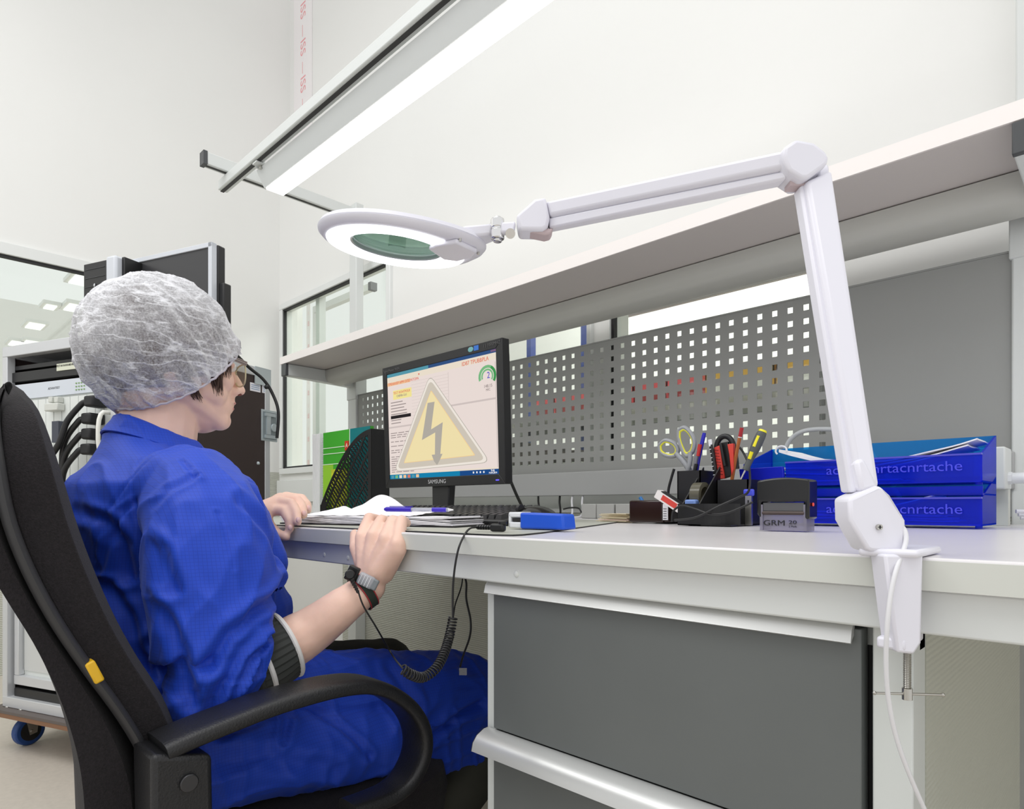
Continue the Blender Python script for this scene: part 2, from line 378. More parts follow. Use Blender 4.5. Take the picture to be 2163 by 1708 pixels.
# perforated panel
def holes_panel():
    b = bmesh.new(); y0, y1 = YP, YP+.003
    px, pz = .03993, .03534; hx, hz = .0072, .0078
    z_top = CZ+.531; z_bot = CZ+.112; zr = [CZ+.543*.93-i*pz for i in range(11)]
    cols = [-1.605+i*px for i in range(-27, 27)]
    cols = [x for x in cols if x > PX0+.05]
    xe = [PX0+.03, cols[0]-px/2]+[x+px/2 for x in cols]+[PX1-.03]
    ze = [z_top]+[(zr[i]+zr[i+1])/2 for i in range(10)]; ze.insert(1, zr[0]+pz/2); ze += [zr[10]-pz/2, z_bot]
    vd = {}
    def v(x, y, z):
        k = (round(x, 5), round(y, 5), round(z, 5))
        if k not in vd: vd[k] = b.verts.new((x, y, z))
        return vd[k]
    for yy in (y0, y1):
        for i in range(len(xe)-1):
            for j in range(len(ze)-1):
                xa, xb, za, zb = xe[i], xe[i+1], ze[j], ze[j+1]
                hole = 1 <= i <= len(cols) and 1 <= j <= 11
                if not hole: b.faces.new([v(xa, yy, zb), v(xb, yy, zb), v(xb, yy, za), v(xa, yy, za)]); continue
                cx, cz = cols[i-1], zr[j-1]; o = [(xa, zb), (xb, zb), (xb, za), (xa, za)]
                h = [(cx-hx, cz-hz), (cx+hx, cz-hz), (cx+hx, cz+hz), (cx-hx, cz+hz)]
                for k in range(4):
                    o1, o2, h1, h2 = o[k], o[(k+1) % 4], h[k], h[(k+1) % 4]
                    b.faces.new([v(o1[0], yy, o1[1]), v(o2[0], yy, o2[1]), v(h2[0], yy, h2[1]), v(h1[0], yy, h1[1])])
                if yy == y0:
                    for k in range(4):
                        h1, h2 = h[k], h[(k+1) % 4]
                        b.faces.new([v(h1[0], y0, h1[1]), v(h2[0], y0, h2[1]), v(h2[0], y1, h2[1]), v(h1[0], y1, h1[1])])
    m = MB(); m.b.free(); m.b = b
    return m.build('perforated_panel', panelm, wb)
holes_panel()
bx('panel_rail', (PX0+.03, YP-.016, CZ+.034), (PX1-.03, YP+.02, CZ+.113), mat('rail_grey', (168, 169, 168), .45), wb, bevel=.003)
bx('panel_lip', (PX0+.03, YP-.003, CZ+.529), (PX1-.03, YP+.012, CZ+.533), panelm, wb)
# light rail
lr = MB().box((-2.80, 1.078, 2.118), (-.05, 1.118, 2.160)).build('light_rail', framew, wb, bevel=.004)
MB().box((-2.801, 1.089, 2.1155), (-.05, 1.103, 2.1185)).build('slot', slotm, lr)

# ---------------------------------------------------------------- strip light
sl = thing('strip_light', 'long strip light with glowing diffuser hanging from the overhead rail', 'lamp', (-1.7, 1.18, 2.03))
SX0, SX1 = -2.50, -.80
prof = [(1.143, -.002+2.048), (1.226, 2.048-.002), (1.232, 2.060), (1.205, 2.110), (1.130, 2.116), (1.112, 2.105), (1.118, 2.09)]
lum = mat('luminaire_housing', (214, 217, 216), .4)
MB().prism([(SX0, y, z+.0) for y, z in prof], (SX1-SX0, 0, 0)).build('housing', lum, sl, smooth=True)
MB().prism([(SX0+.006, 1.146, 2.0475), (SX0+.006, 1.224, 2.0475), (SX0+.006, 1.220, 2.040), (SX0+.006, 1.150, 2.040)], (SX1-SX0-.012, 0, 0)).build('diffuser', tube_em, sl)
for x in (-2.46, -1.0):
    b = MB().box((x-.018, 1.098, 2.10), (x-.014, 1.135, 2.150)).box((x-.018, 1.085, 2.108), (x+.018, 1.135, 2.1145)); br = b.build('hanging_bracket', framew, sl, bevel=.001)
    MB().cyl((x, 1.11, 2.096), (x, 1.11, 2.112), .008, 6).build('nut', steel, br)

# ---------------------------------------------------------------- drawer cabinet
dc = thing('drawer_cabinet', 'white drawer cabinet with dark grey fronts under the worktop', 'cabinet', (-.37, .9, 0))
cw = mat('cabinet_white', (208, 212, 209), .4); dg = mat('drawer_grey', (98, 102, 101), .42, bump=(700, .1, .0004), var=(9, .03))
handm = mat('brushed_handle', (198, 199, 197), .3, .35)
b = MB().box((-.612, .58, .03), (-.5955, 1.2, .680)).box((-.156, .58, .03), (-.127, .62, .714)).box((-.156, .62, .03), (-.129, 1.2, .714)).box((-.612, 1.19, .03), (-.127, 1.2, .68)).box((-.612, .60, .66), (-.127, 1.2, .68)).box((-.612, .6, .03), (-.127, 1.2, .05))
b.build('carcass', cw, dc, bevel=.0015)
bx('ribbed_side_panel', (-.1291, .62, .03), (-.1265, 1.2, .714), mat('ribbed_side', (186, 188, 176), .6), dc); wave_bump(M['ribbed_side'], 60, .35, .002)
bx('dark_recess', (-.5955, .60, .05), (-.156, .61, .66), gask, dc)
zs = CZ-.285
for i, (z0, z1) in enumerate(((zs, CZ-.101), (.22, zs-.004), (.06, .216))):
    d = bx('drawer_front', (-.594, .574, z0), (-.1625, .592, z1), dg, dc, bevel=.001)
    zt0 = z1+.002
    xa, xb = (-.602, -.168) if i == 0 else (-.606, -.165)
    pr = [(.576, zt0+.004), (.572, zt0+.002), (.568, zt0-.003), (.5655, zt0-.012), (.565, zt0-.0125), (.567, zt0-.0135), (.570, zt0-.010), (.576, zt0-.006)]
    if i: pr = [(.576, zt0), (.568, zt0-.0005), (.556, zt0-.006), (.549, zt0-.014), (.5465, zt0-.024), (.549, zt0-.0200), (.556, zt0-.0200), (.576, zt0-.026)]
    h = MB().prism([(xa, y, z) for y, z in pr], (xb-xa, 0, 0)).build('handle', handm, d, smooth=True)
    MB().prism([(xa-.0012, y, z) for y, z in pr], (.0012, 0, 0)).build('handle_end', gask if i else cw, d)
for x, y in ((-.58, .62), (-.16, .62), (-.58, 1.16), (-.16, 1.16)): MB().cyl((x, y, 0), (x, y, .03), .018).build('foot', blk, dc)

# ---------------------------------------------------------------- magnifier lamp
ml = thing('magnifier_lamp', 'white ring-light magnifier lamp clamped to the worktop edge', 'lamp', (-.139, .55, DESK))
def pxprism(outline, depth, off=0.):      # outline (u, v, D); extruded along the viewing direction's horizontal
    pts = [P(u, v, D=D)+FW*off for u, v, D in outline]
    return MB().prism(pts, FW*depth)
DL = .487
# clamp
cl = pxprism([(1833, 1166, DL), (1868, 1166, DL), (1912, 1164, DL), (1908, 1345, DL), (1893, 1368, DL), (1858, 1364, DL)], .020, -.022).build('clamp_body', white, ml, bevel=.002)
a = P(1830, 1170, D=DL); 
MB().box((-.152, .528, DESK+.0005), (-.112, .60, DESK+.0065)).build('upper_jaw', white, ml, bevel=.0025)
lo = P(1890, 1350, D=DL)
MB().box((-.140, .530, lo.z-.004), (-.121, .585, lo.z+.0045)).build('lower_jaw', white, cl, bevel=.002)
sx = P(1912, 1380, D=.492)
sc = MB(); n = 26
top = V((sx.x, sx.y+.006, lo.z-.004)); bot = V((sx.x, sx.y+.006, P(1915, 1478, D=.495).z))
pts = []; rr = []
for i in range(n*2+1):
    pts.append(top.lerp(bot, i/(2*n)*.80)); rr.append(.0030 if i % 2 else .0024)
sc.tube(pts, rr, 12); sc.cyl(top.lerp(bot, .8), bot, .0037, 12); scr = sc.build('clamp_screw', steel, ml, smooth=True)
tb = V((bot.x, bot.y, P(1915, 1466, D=.495).z)); e1 = (RT*.98-FW*.1).normalized()
b = MB().cyl(tb-e1*.024, tb+e1*.026, .0010, 10); b.ell(tb-e1*.024, (.0016,)*3, 10, 6); b.ell(tb+e1*.026, (.0016,)*3, 10, 6)
b.build('tommy_bar', steel, scr, smooth=True)
# base joint plate
pxprism([(1776, 1052, .49), (1832, 1026, .495), (1842, 1027, .495), (1862, 1046, .49), (1894, 1098, .487), (1894, 1160, .487), (1886, 1164, .487), (1820, 1163, .487), (1812, 1157, .487), (1778, 1098, .487)], .024, -.012).build('base_joint', white, ml, bevel=.003, seg=3)
pxprism([(1858, 1046, .49), (1893, 1087, .49), (1900, 1105, .488), (1900, 1155, .488), (1890, 1160, .488)], .022, -.008).build('joint_cover', white, ml, bevel=.002)
p = P(1859, 1113, D=.474); b = MB(); b.cyl(p, p+FW*.003, .0022, 16); sc2 = b.build('joint_screw', steel, ml, smooth=True)
for d in (RT, UP): MB().obox(p-FW*.0003, (.0026, .0005, .0005), (d, RT if d == UP else UP, FW)).build('cross_slot', gask, sc2)
# lower arm
DT = .575
def armprism(o, depth, off): return pxprism(o, depth, off)
armprism([(1690, 395, DT), (1746, 370, DT), (1843, 1030, .497), (1800, 1040, .495)], .022, -.011).build('lower_arm', white, ml, bevel=.004, seg=3)
armprism([(1683, 400, DT), (1700, 392, DT), (1806, 1040, .496), (1786, 1040, .495)], .014, -.006).build('lower_arm_channel', white, ml, bevel=.002)
armprism([(1788, 975, .502), (1806, 968, .503), (1838, 1030, .498), (1800, 1040, .496)], .026, -.013).build('lower_arm_shoe', white, ml, bevel=.003)
# elbow
pxprism([(1638, 352, DT), (1641, 330, DT), (1665, 314, DT), (1703, 321, DT), (1727, 340, DT), (1734, 352, DT), (1730, 367, DT), (1690, 396, DT), (1676, 396, DT), (1650, 380, DT)], .030, -.016).build('elbow_joint', white, ml, bevel=.004, seg=3)
MB().cyl(P(1732, 372, D=DT+.012)-RT*.006, P(1732, 372, D=DT+.012)+RT*.004, .010, 24).build('elbow_cap', white, ml, bevel=.002)
MB().obox(P(1682, 394, D=DT), (.016, .004, .012), (RT, UP, FW)).build('elbow_pad', mat('pinkish_rubber', (196, 178, 180), .6), ml)
# upper arm
DH = .79
armprism([(1648, 330, DT), (1650, 369, DT), (1160, 466, DH), (1152, 434, DH)], .026, -.013).build('upper_arm', white, ml, bevel=.004, seg=3)
armprism([(1650, 369, DT), (1655, 387, DT), (1160, 487, DH), (1158, 466, DH)], .016, -.008).build('upper_arm_channel', white, ml, bevel=.002)
pxprism([(1090, 466, DH), (1128, 432, DH), (1152, 428, DH), (1160, 470, DH), (1156, 490, DH), (1145, 497, DH), (1096, 496, DH)], .032, -.016).build('arm_end_cover', white, ml, bevel=.004, seg=3)
pxprism([(1108, 494, DH), (1168, 488, DH), (1162, 500, DH), (1150, 503, DH)], .022, -.010).build('arm_end_pad', mat('pinkish_rubber', (196, 178, 180), .6), ml, bevel=.002)
# head: local frame
HC = P(838, 524, D=.85)
dirn = (P(1040, 490, D=.815)-HC); 
e1 = V((dirn.x, dirn.y, 0)).normalized(); e1 = (e1-UP*.13).normalized()
e3 = (UP-e1*UP.dot(e1)-FW*.075).normalized(); e3 = (e3-e1*e3.dot(e1)).normalized(); e2 = e3.cross(e1)
AX = (e1, e2, e3)
def HL(x, y, z): return HC+e1*x+e2*y+e3*z
hb = MB(); R0 = .100
# housing outline with a neck towards +e1
def outline(r, neck, hw, n=72):
    pts = []
    for j in range(n):
        a = 2*PI*j/n; x, y = r*math.cos(a), r*math.sin(a)
        if x > 0:
            t = (x/r)**3.2
            x = x+(neck-r)*t; 
        pts.append((x, y))
    return pts
rings = []
for r, nk, z in ((.060, .060, .004), (.091, .091, .000), (.096, .108, .002), (.1005, .118, .006), (.1015, .121, .0095), (.1005, .120, .010), (.1010, .121, .011), (.098, .118, .016), (.088, .106, .019), (.062, .070, .020), (.058, .058, .019), (.058, .058, .006)):
    rings.append([HL(x, y, z) for x, y in outline(r, nk, .02)])
rings.append(rings[0]); hb.loft(rings, False)
hd = hb.build('lamp_head', white, ml, smooth=True)
nk = MB().prism([HL(.100, -.026, .008), HL(.134, -.012, .016), HL(.134, .012, .016), HL(.100, .026, .008)], e3*.014).build('head_neck', white, hd, bevel=.003)
# ring diffuser
rg = MB(); rings = []
pr = [(.0635, -.0005), (.0900, -.0005), (.0905, .0015), (.063, .0015)]
a0, a1 = math.radians(20), math.radians(346)
for i in range(73):
    a = a0+(a1-a0)*i/72
    rings.append([HL(r*math.cos(a), r*math.sin(a), z-.0012) for r, z in pr])
rg.loft(rings, True); rg.build('ring_diffuser', ring_em, hd)
# cover over the ring next to the neck
MB().prism([HL(.055, -.020, -.001), HL(.070, -.034, -.001), HL(.100, -.040, .002), HL(.113, 0, .003), HL(.100, .020, .002), HL(.075, .030, -.001), HL(.058, .022, -.001)], e3*-.006).build('driver_cover', white, hd, bevel=.002)
for x, y in ((.102, -.034), (.108, .018)): MB().cyl(HL(x, y, .004), HL(x, y, .0), .002, 12).build('screw', steel, hd)
# lens: curved greenish glass
lens = tint('green_lens', (246, 253, 249), (200, 225, 212), .06, .03)
lb = MB(); prof = [(.0575, .008), (.0575, .011)]+[(.0575*math.cos(t*PI/16), .011+.010*math.sin(t*PI/16)) for t in range(1, 8)]+[(.0575*math.cos(t*PI/16), .008-.008*math.sin(t*PI/16)) for t in range(7, 0, -1)]
lb.lathe(HC, prof, 48, AX).build('lens', lens, hd, smooth=True)
lr_ = MB(); lr_.lathe(HC, [(.0575, .002), (.0600, .001), (.0600, .005), (.0575, .006)], 60, AX, True).build('lens_ring', mat('lens_ring_grey', (150, 160, 160), .2), hd, smooth=True)
lid = tint('green_lid', (120, 185, 150), (96, 160, 122), .8, .2)
MB().lathe(HC, [(.066, .0205), (.066, .023), (.02, .026), (.0005, .0265), (.0005, .0245), (.02, .024)], 48, AX).build('top_lid', tint('clear_lid', (232, 240, 236), (210, 216, 214), .45, .3), hd, smooth=True)
MB().prism([HL(-.056, -.0, .0200), HL(-.05, -.03, .0200), HL(-.02, -.055, .0200), (HL(.03, -.05, .0200)), HL(.056, -.01, .0200)], e3*.0012).build('green_reflector', tint('green_film', (120, 200, 150), (110, 190, 145), .5, .3), hd)
# chrome swivel
A = HL(.132, 0, .026); B = P(1090, 482, D=DH)
sw = MB().ell(A+e1*.002, (.006, .009, .011), 16, 10).build('swivel_disc', chrome, ml, smooth=True)
c = P(1051, 484, D=.80)
MB().cyl(c-UP*.0125, c-UP*.001, .0085, 24).cyl(c+UP*.001, c+UP*.0125, .0085, 24).cyl(c-UP*.002, c+UP*.002, .0075, 24).cyl(c-UP*.0125, c-UP*.016, .0055, 16).cyl(c+UP*.0125, c+UP*.015, .005, 16).build('swivel_barrel', chrome, sw, bevel=.001)
MB().cyl(A, c, .004, 14).build('swivel_pin', chrome, sw, smooth=True)
MB().obox(c.lerp(B, .55), ((B-c).length*.8, .014, .012), ((B-c).normalized(), (B-c).normalized().cross(FW).normalized(), FW)).build('swivel_link', white, ml, bevel=.003)
MB().cyl(P(1078, 493, D=.78), P(1078, 493, D=.81), .006, 20).build('swivel_pivot', chrome, sw, smooth=True)
# power cable
cab_pts = [P(1893, 1108, D=.482), P(1908, 1112, D=.478), P(1916, 1135, D=.474), P(1908, 1165, D=.47), P(1893, 1200, D=.462), P(1880, 1260, D=.46), P(1873, 1330, D=.46), P(1871, 1400, D=.465), P(1875, 1470, D=.47), P(1890, 1550, D=.475), P(1918, 1630, D=.48), P(1960, 1725, D=.49), P(2010, 1830, D=.5)]
MB().tube(cab_pts, .0017, 12, smooth=2).build('power_cable', whitec, ml, smooth=True)

# ---------------------------------------------------------------- computer monitor
mon = thing('computer_monitor', 'black desktop monitor showing a yellow electrical warning triangle', 'monitor', (-1.2, 1.0, DESK))
ML, MR, MY = -1.424, -.977, .98
mx = V((1, 0, 0)); mu = V((0, -.035, 1)).normalized(); mn = mx.cross(mu)   # mn points away from the viewer? (+Y side is back)
m0 = V((ML, MY, CZ+.047)); MW, MH = MR-ML, .314
def mp(s, t, d=0.): return m0+mx*(s*MW)+mu*(t*MH)-mn.normalized()*0+V((0, -1, -.035)).normalized()*d
sc0 = (.040, .072); sc1 = (.942, .925)
def mframe():
    b = MB(); o = [(0, 0), (1, 0), (1, 1), (0, 1)]; i = [(sc0[0], sc0[1]), (sc1[0]+.012, sc0[1]), (sc1[0]+.012, sc1[1]+.012), (sc0[0], sc1[1]+.012)]
    for k in range(4):
        a, c_, d, e = o[k], o[(k+1) % 4], i[(k+1) % 4], i[k]
        b.hexa([mp(*a), mp(*c_), mp(*d), mp(*e)], [mp(*a, -.022), mp(*c_, -.022), mp(*d, -.022), mp(*e, -.022)])
    return b
bz = mframe().build('bezel', blk, mon, bevel=.0012)
b = MB(); b.hexa([mp(.0, .0, -.018), mp(1, .0, -.018), mp(1, 1, -.018), mp(.0, 1, -.018)], [mp(.06, .08, -.05), mp(.94, .08, -.05), mp(.94, .92, -.05), mp(.06, .92, -.05)])
b.build('back_cover', blk, mon, bevel=.006)
# screen 0..1 -> picture
def S(x, y, d=.0):     # x right, y down in screen fractions
    w0, w1 = sc0[0], sc1[0]+.012; h0, h1 = sc0[1], sc1[1]+.012
    return mp(w0+(w1-w0)*x, h1-(h1-h0)*y, -.003+d)
def scol(n, c, s=1.): return emis('screen_'+n, c, s)
bkg = scol('background', (236, 222, 216), .96)
def quad(pts, m, parent, d, name='screen_patch', th=.0002):
    b = MB(); lo = [S(x, y, d-th) for x, y in pts]; hi = [S(x, y, d) for x, y in pts]; b.hexa(lo, hi); return b.build(name, m, parent)
scr = quad([(0, 0), (1, 0), (1, 1), (0, 1)], bkg, mon, 0, 'screen')
def rect(x0, y0, x1, y1, m, d=.0003, name='screen_patch'): return quad([(x0, y0), (x1, y0), (x1, y1), (x0, y1)], m, scr, d, name)
tealm = scol('teal', (86, 150, 168)); navy = scol('navy', (52, 82, 128)); cream = scol('cream', (232, 220, 202)); txt = scol('text', (150, 138, 136)); org = scol('orange', (240, 196, 150)); yel = scol('yellow', (240, 226, 150)); dk = scol('dark', (44, 40, 42)); red_ = scol('red', (222, 120, 100)); lnc = scol('line', (205, 192, 188)); task = scol('taskbar', (24, 128, 172)); taskd = scol('taskbar_dark', (30, 74, 134)); wht = scol('white', (240, 240, 240)); grn = scol('green', (120, 184, 130)); grnd = scol('deep_green', (66, 150, 84)); blu = scol('blue', (84, 84, 196))
rect(0, 0, .42, .030, tealm, name='title_bar'); rect(.42, 0, 1, .028, navy, name='title_bar'); rect(.955, .002, .998, .018, red_)
rect(0, .030, 1, .082, cream, name='menu_bar'); rect(0, .0800, .24, .112, org, name='heading_bar')
text('screen_text', 'TPEHAXEP APM OПЕPATOPA', .0098, S(.01, .097, .0006), mx, mu, red_, scr, align='LEFT')
text('screen_text', 'ID87 TPUBBPLA', .013, S(.83, .064, .0006), mx, mu, red_, scr)
rect(.058, .162, .25, .248, yel); text('screen_text', 'TECT KOHTPOLR', .009, S(.15, .188, .0006), mx, mu, red_, scr); text('screen_text', 'CHEMA 5.0.1', .008, S(.15, .22, .0006), mx, mu, txt, scr)
rect(.30, .050, .335, .075, cream); rect(.322, .052, .334, .066, red_, .0005)
rng = random.Random(3)
y = .27
while y < .47:
    if .395 < y < .43: rect(.028, .398, .238, .428, dk, .0006, 'selected_row')
    else: rect(.03, y, .03+rng.uniform(.10, .21), y+.008, txt, name='text_line')
    y += .028
rect(0, .50, .27, .515, lnc)
y = .54
while y < .955:
    if rng.random() < .82:
        x = .02
        while x < .26-rng.random()*.1:
            w = rng.uniform(.02, .07); rect(x, y, x+w, y+.007, txt, name='text_line'); x += w+.012
    y += .0205
for i in range(16): rect(.25, .115+i*.028, .60, .1168+i*.028, lnc, name='table_line')
for i in range(9): rect(.20, .62+i*.028, .5, .6215+i*.028, lnc, name='table_line')
rect(.598, .10, .601, .36, lnc); rect(.60, .385, .985, .400, lnc); rect(.985, .1, .990, .95, lnc)
rect(0, .958, .68, 1, task, name='taskbar'); rect(.68, .958, 1, 1, taskd, name='taskbar'); rect(0, .945, 1, .958, cream)
for i, m in enumerate((tealm, grn, cream, org, red_, tealm, org)): rect(.015+i*.043, .966, .043+i*.043, .994, m, .0006, 'taskbar_icon')
text('screen_text', '9:46', .007, S(.95, .970, .0006), mx, mu, wht, scr); text('screen_text', '14.04.2014', .006, S(.95, .988, .0006), mx, mu, wht, scr)
for i in range(4): rect(.79+i*.028, .970, .80+i*.028, .986, wht, .0006)
def arc(cx, cy, r0, r1, a0, a1, m, d):
    n = 14
    for i in range(n):
        A0, A1 = [math.radians(a0+(a1-a0)*k/n) for k in (i, i+1)]
    b = MB(); rings = []
    for i in range(n+1):
        a = math.radians(a0+(a1-a0)*i/n)
        rings.append([S(cx+r*math.cos(a), cy-r*math.sin(a)*1.3, dd) for r, dd in ((r0, d-.0001), (r1, d-.0001), (r1, d), (r0, d))])
    b.loft(rings); b.build('gauge_arc', m, scr)
arc(.925, .205, .052, .070, -35, 200, grn, .0006); arc(.925, .205, .036, .047, -35, 200, grn, .0006); arc(.925, .205, .052, .070, -35, 60, grnd, .0008)
text('screen_text', '2', .020, S(.935, .20, .0008), mx, mu, blu, scr); text('screen_text', '148.15', .010, S(.93, .285, .0008), mx, mu, txt, scr); text('screen_text', 'M/C', .008, S(.93, .315, .0008), mx, mu, txt, scr)
# warning triangle
tw = scol('triangle_white', (236, 228, 218)); tg = scol('triangle_grey', (205, 196, 182)); ty = scol('triangle_yellow', (238, 222, 172)); tgo = scol('triangle_outline', (176, 170, 160)); tor = scol('triangle_orange', (240, 206, 150))
def roundtri(pts, r, m, d, name='warning_triangle'):
    out = []
    n = len(pts)
    for i in range(n):
        p = V(pts[i]).to_2d() if len(pts[i]) == 3 else Vector(pts[i]); a = Vector(pts[i-1]); c_ = Vector(pts[(i+1) % n])
        da, dc_ = (a-p).normalized(), (c_-p).normalized()
        A, B = p+da*r, p+dc_*r
        for k in range(6):
            t = k/5; out.append(tuple((1-t)**2*A+2*t*(1-t)*p+t*t*B))
    quad(out, m, scr, d, name, .0001)
def grow(pts, f):
    c_ = sum((Vector(p) for p in pts), Vector((0, 0)))/3; return [tuple(c_+(Vector(p)-c_)*f) for p in pts]
tri = [(.435, .085), (.935, .905), (.045, .93)]
roundtri(tri, .075, tgo, .0010); roundtri(grow(tri, .985), .07, tw, .0012); roundtri(grow(tri, .92), .06, tg, .0014)
roundtri(grow(tri, .745), .012, tor, .0016); roundtri(grow(tri, .725), .01, ty, .0018)
for q in ([(.41, .335), (.475, .335), (.435, .575), (.345, .66)], [(.435, .575), (.545, .525), (.535, .58), (.345, .66)], [(.475, .57), (.545, .525), (.515, .80), (.465, .80)], [(.435, .80), (.535, .80), (.505, .86), (.482, .895), (.455, .86)]):
    quad(q, tgo, scr, .0019+.0001*q[0][0], 'lightning_bolt', .0001)
text('maker_name', 'SAMSUNG', .0135, mp(.48, .036, .0006), mx, mu, mat('silver_print', (200, 200, 200), .4), bz, stretch=1.1)
text('model_print', 'SyncMaster 943N', .009, mp(.10, .966, .0006), mx, mu, mat('dim_print', (90, 90, 90), .5), bz)
text('model_print', '( ) 1000MHZ', .010, mp(.93, .972, .0006), mx, mu, mat('dim_print', (90, 90, 90), .5), bz)
b = MB(); b.prism([mp(.80, .955, .0002), mp(.835, .955, .0002), mp(.835, .99, .0002), mp(.80, .99, .0002)], (0, -.0004, 0)); b.build('energy_sticker', mat('sticker_blue', (40, 110, 200), .4), bz)
MB().ell(mp(.775, .972, .0002), (.009, .0004, .006), 16, 8).build('round_sticker', mat('sticker_green', (110, 170, 170), .4), bz)
MB().ell(mp(.945, .030, .0003), (.006, .0008, .0016), 12, 6).build('power_led', emis('blue_led', (90, 80, 255), 2.), bz)
nkp = P(967, 1035, Y=1.0)
b = MB(); b.hexa([(-1.235, .985, DESK+.012), (-1.175, .985, DESK+.012), (-1.175, 1.003, DESK+.012), (-1.235, 1.003, DESK+.012)], [(-1.25, .995, .90), (-1.18, .995, .90), (-1.18, 1.02, .90), (-1.25, 1.02, .90)]); b.build('stand_neck', blk, mon, bevel=.003)
MB().lathe((-1.205, 1.02, DESK+.0022), [(.10, 0), (.10, .004), (.06, .010), (.001, .012)], 40).build('stand_base', blkg, mon, smooth=True)
cabm = mat('black_cable', (24, 24, 25), .45)
MB().tube([(-1.02, 1.03, .85), (-1.02, 1.06, .80), (-1.03, 1.10, .76), (-1.08, 1.2, .744), (-1.2, 1.4, .744), (-1.3, 1.6, .744)], .0035, 10, smooth=2).build('video_cable', cabm, mon, smooth=True)

# ---------------------------------------------------------------- things on the worktop
DT0 = DESK+.0004
mt = mat('desk_mat_top', (180, 181, 170), .5, bump=(600, .1, .0003))
o = thing('desk_mat', 'grey antistatic desk mat with black edge under the papers', 'mat', (-1.2, .9, DESK))
out = [(-2.05, .562), (-.62, .5615), (-.585, .564), (-.562, .575), (-.560, .592), (-.585, .66), (-.90, 1.33), (-2.05, 1.33)]
MB().prism([(x, y, DT0) for x, y in out], (0, 0, .0014)).build('rubber_base', gask, o)
MB().prism([(x-.001 if x > -1 else x, y+.001, DT0+.0015) for x, y in out], (0, 0, .0004)).build('top_sheet', mt, o)
ZM = DT0+.0021
# keyboard
kb = thing('keyboard', 'black computer keyboard in front of the monitor', 'keyboard', (-1.0, .86, ZM))
kx0, kx1, ky0, ky1 = -1.235, -.800, .800, .925
def kz(y): return ZM+.010+.020*(y-ky0)/(ky1-ky0)
MB().hexa([(kx0, ky0, ZM), (kx1, ky0, ZM), (kx1, ky1, ZM), (kx0, ky1, ZM)], [(kx0, ky0, kz(ky0)), (kx1, ky0, kz(ky0)), (kx1, ky1, kz(ky1)), (kx0, ky1, kz(ky1))]).build('keyboard_case', blk, kb, bevel=.003)
keym = mat('key_cap', (34, 34, 36), .35)
kn = 0; kd = None
for r in range(6):
    y0 = ky0+.010+r*.0183+(.003 if r == 5 else 0); y1 = y0+.0155; x = kx0+.012
    while x < kx1-.022:
        w = .0165 if not (r == 0 and -1.16 < x < -1.04) else .095
        if x+w > kx1-.008: break
        b = MB(); z0, z1 = kz(y0), kz(y1); k = .0022
        b.hexa([(x, y0, z0), (x+w, y0, z0), (x+w, y1, z1), (x, y1, z1)], [(x+k, y0+k, z0+.008), (x+w-k, y0+k, z0+.008), (x+w-k, y1-k, z1+.008), (x+k, y1-k, z1+.008)])
        b.build('key', keym, kb); x += w+.0028
# mouse
ms = thing('mouse', 'glossy black computer mouse right of the keyboard', 'mouse', (-.745, .82, ZM))
b = MB(); b.ell((-.745, .82, ZM+.010), (.034, .056, .026), 28, 16, Matrix.Rotation(.15, 3, 'Z')); mo = b.build('mouse_body', blkg, ms, smooth=True)
for v in mo.data.vertices:
    if v.co.z < 0: v.co.z = 0
MB().cyl((-.751, .785, ZM+.030), (-.745, .785, ZM+.030), .008, 16).build('scroll_wheel', blk, ms, smooth=True)
# mini stapler (blue and white)
st = thing('mini_stapler', 'small blue and white stapler lying on the mat beside the mouse', 'stapler', (-.64, .72, ZM))
bs = mat('bright_blue_plastic', (28, 88, 214), .35); ws = mat('white_plastic', (232, 234, 238), .35)
MB().hexa([(-.668, .700, ZM+.001), (-.592, .712, ZM+.001), (-.592, .742, ZM+.001), (-.668, .732, ZM+.001)], [(-.668, .700, ZM+.0255), (-.594, .712, ZM+.0235), (-.594, .740, ZM+.0235), (-.668, .730, ZM+.0255)]).build('blue_body', bs, st, bevel=.003, seg=3)
b = MB(); b.box((-.694, .702, ZM+.002), (-.668, .728, ZM+.011)).box((-.694, .702, ZM+.018), (-.668, .728, ZM+.026)).box((-.6945, .702, ZM+.002), (-.689, .728, ZM+.024)); b.build('white_jaw', ws, st, bevel=.002)
MB().box((-.686, .703, ZM+.012), (-.668, .727, ZM+.0165)).build('staple_rail', gask, st)
# notebook stack + open pages
nb_ = thing('open_notebook', 'thick open notebook with ruffled white pages under the pen', 'notebook', (-1.0, .69, ZM))
A, B, C_, D_ = V((-1.215, .592, 0)), V((-.800, .682, 0)), V((-.845, .795, 0)), V((-1.27, .715, 0))
def lerp2(s, t): return A.lerp(B, s).lerp(D_.lerp(C_, s), t)
MB().prism([lerp2(s_, t_)+V((0, 0, ZM)) for s_, t_ in ((-.01, -.02), (1.01, -.02), (1.01, 1.02), (-.01, 1.02))], (0, 0, .0025)).build('black_cover', blk, nb_)
for i in range(9):
    z = ZM+.0026+i*.00145; sh = rng.uniform(-.012, .006)
    b = MB(); n = 20; lo = []; hi = []
    rings = []
    for k in range(n+1):
        s_ = k/n*(1+sh)-.002*i; wv = .0006*math.sin(k*.8+i)+.0005*math.sin(k*1.9+2*i)
        f0, f1 = lerp2(s_, 0+sh*.5), lerp2(s_, 1+sh*.5)
        e = .004*max(0, (s_-.9)/.1) if i > 5 else 0
        rings.append([f0+V((0, 0, z+wv+e)), f1+V((0, 0, z+wv+e)), f1+V((0, 0, z+wv+.0013+e)), f0+V((0, 0, z+wv+.0013+e))])
    b.loft(rings); b.build('page_block', paper, nb_)
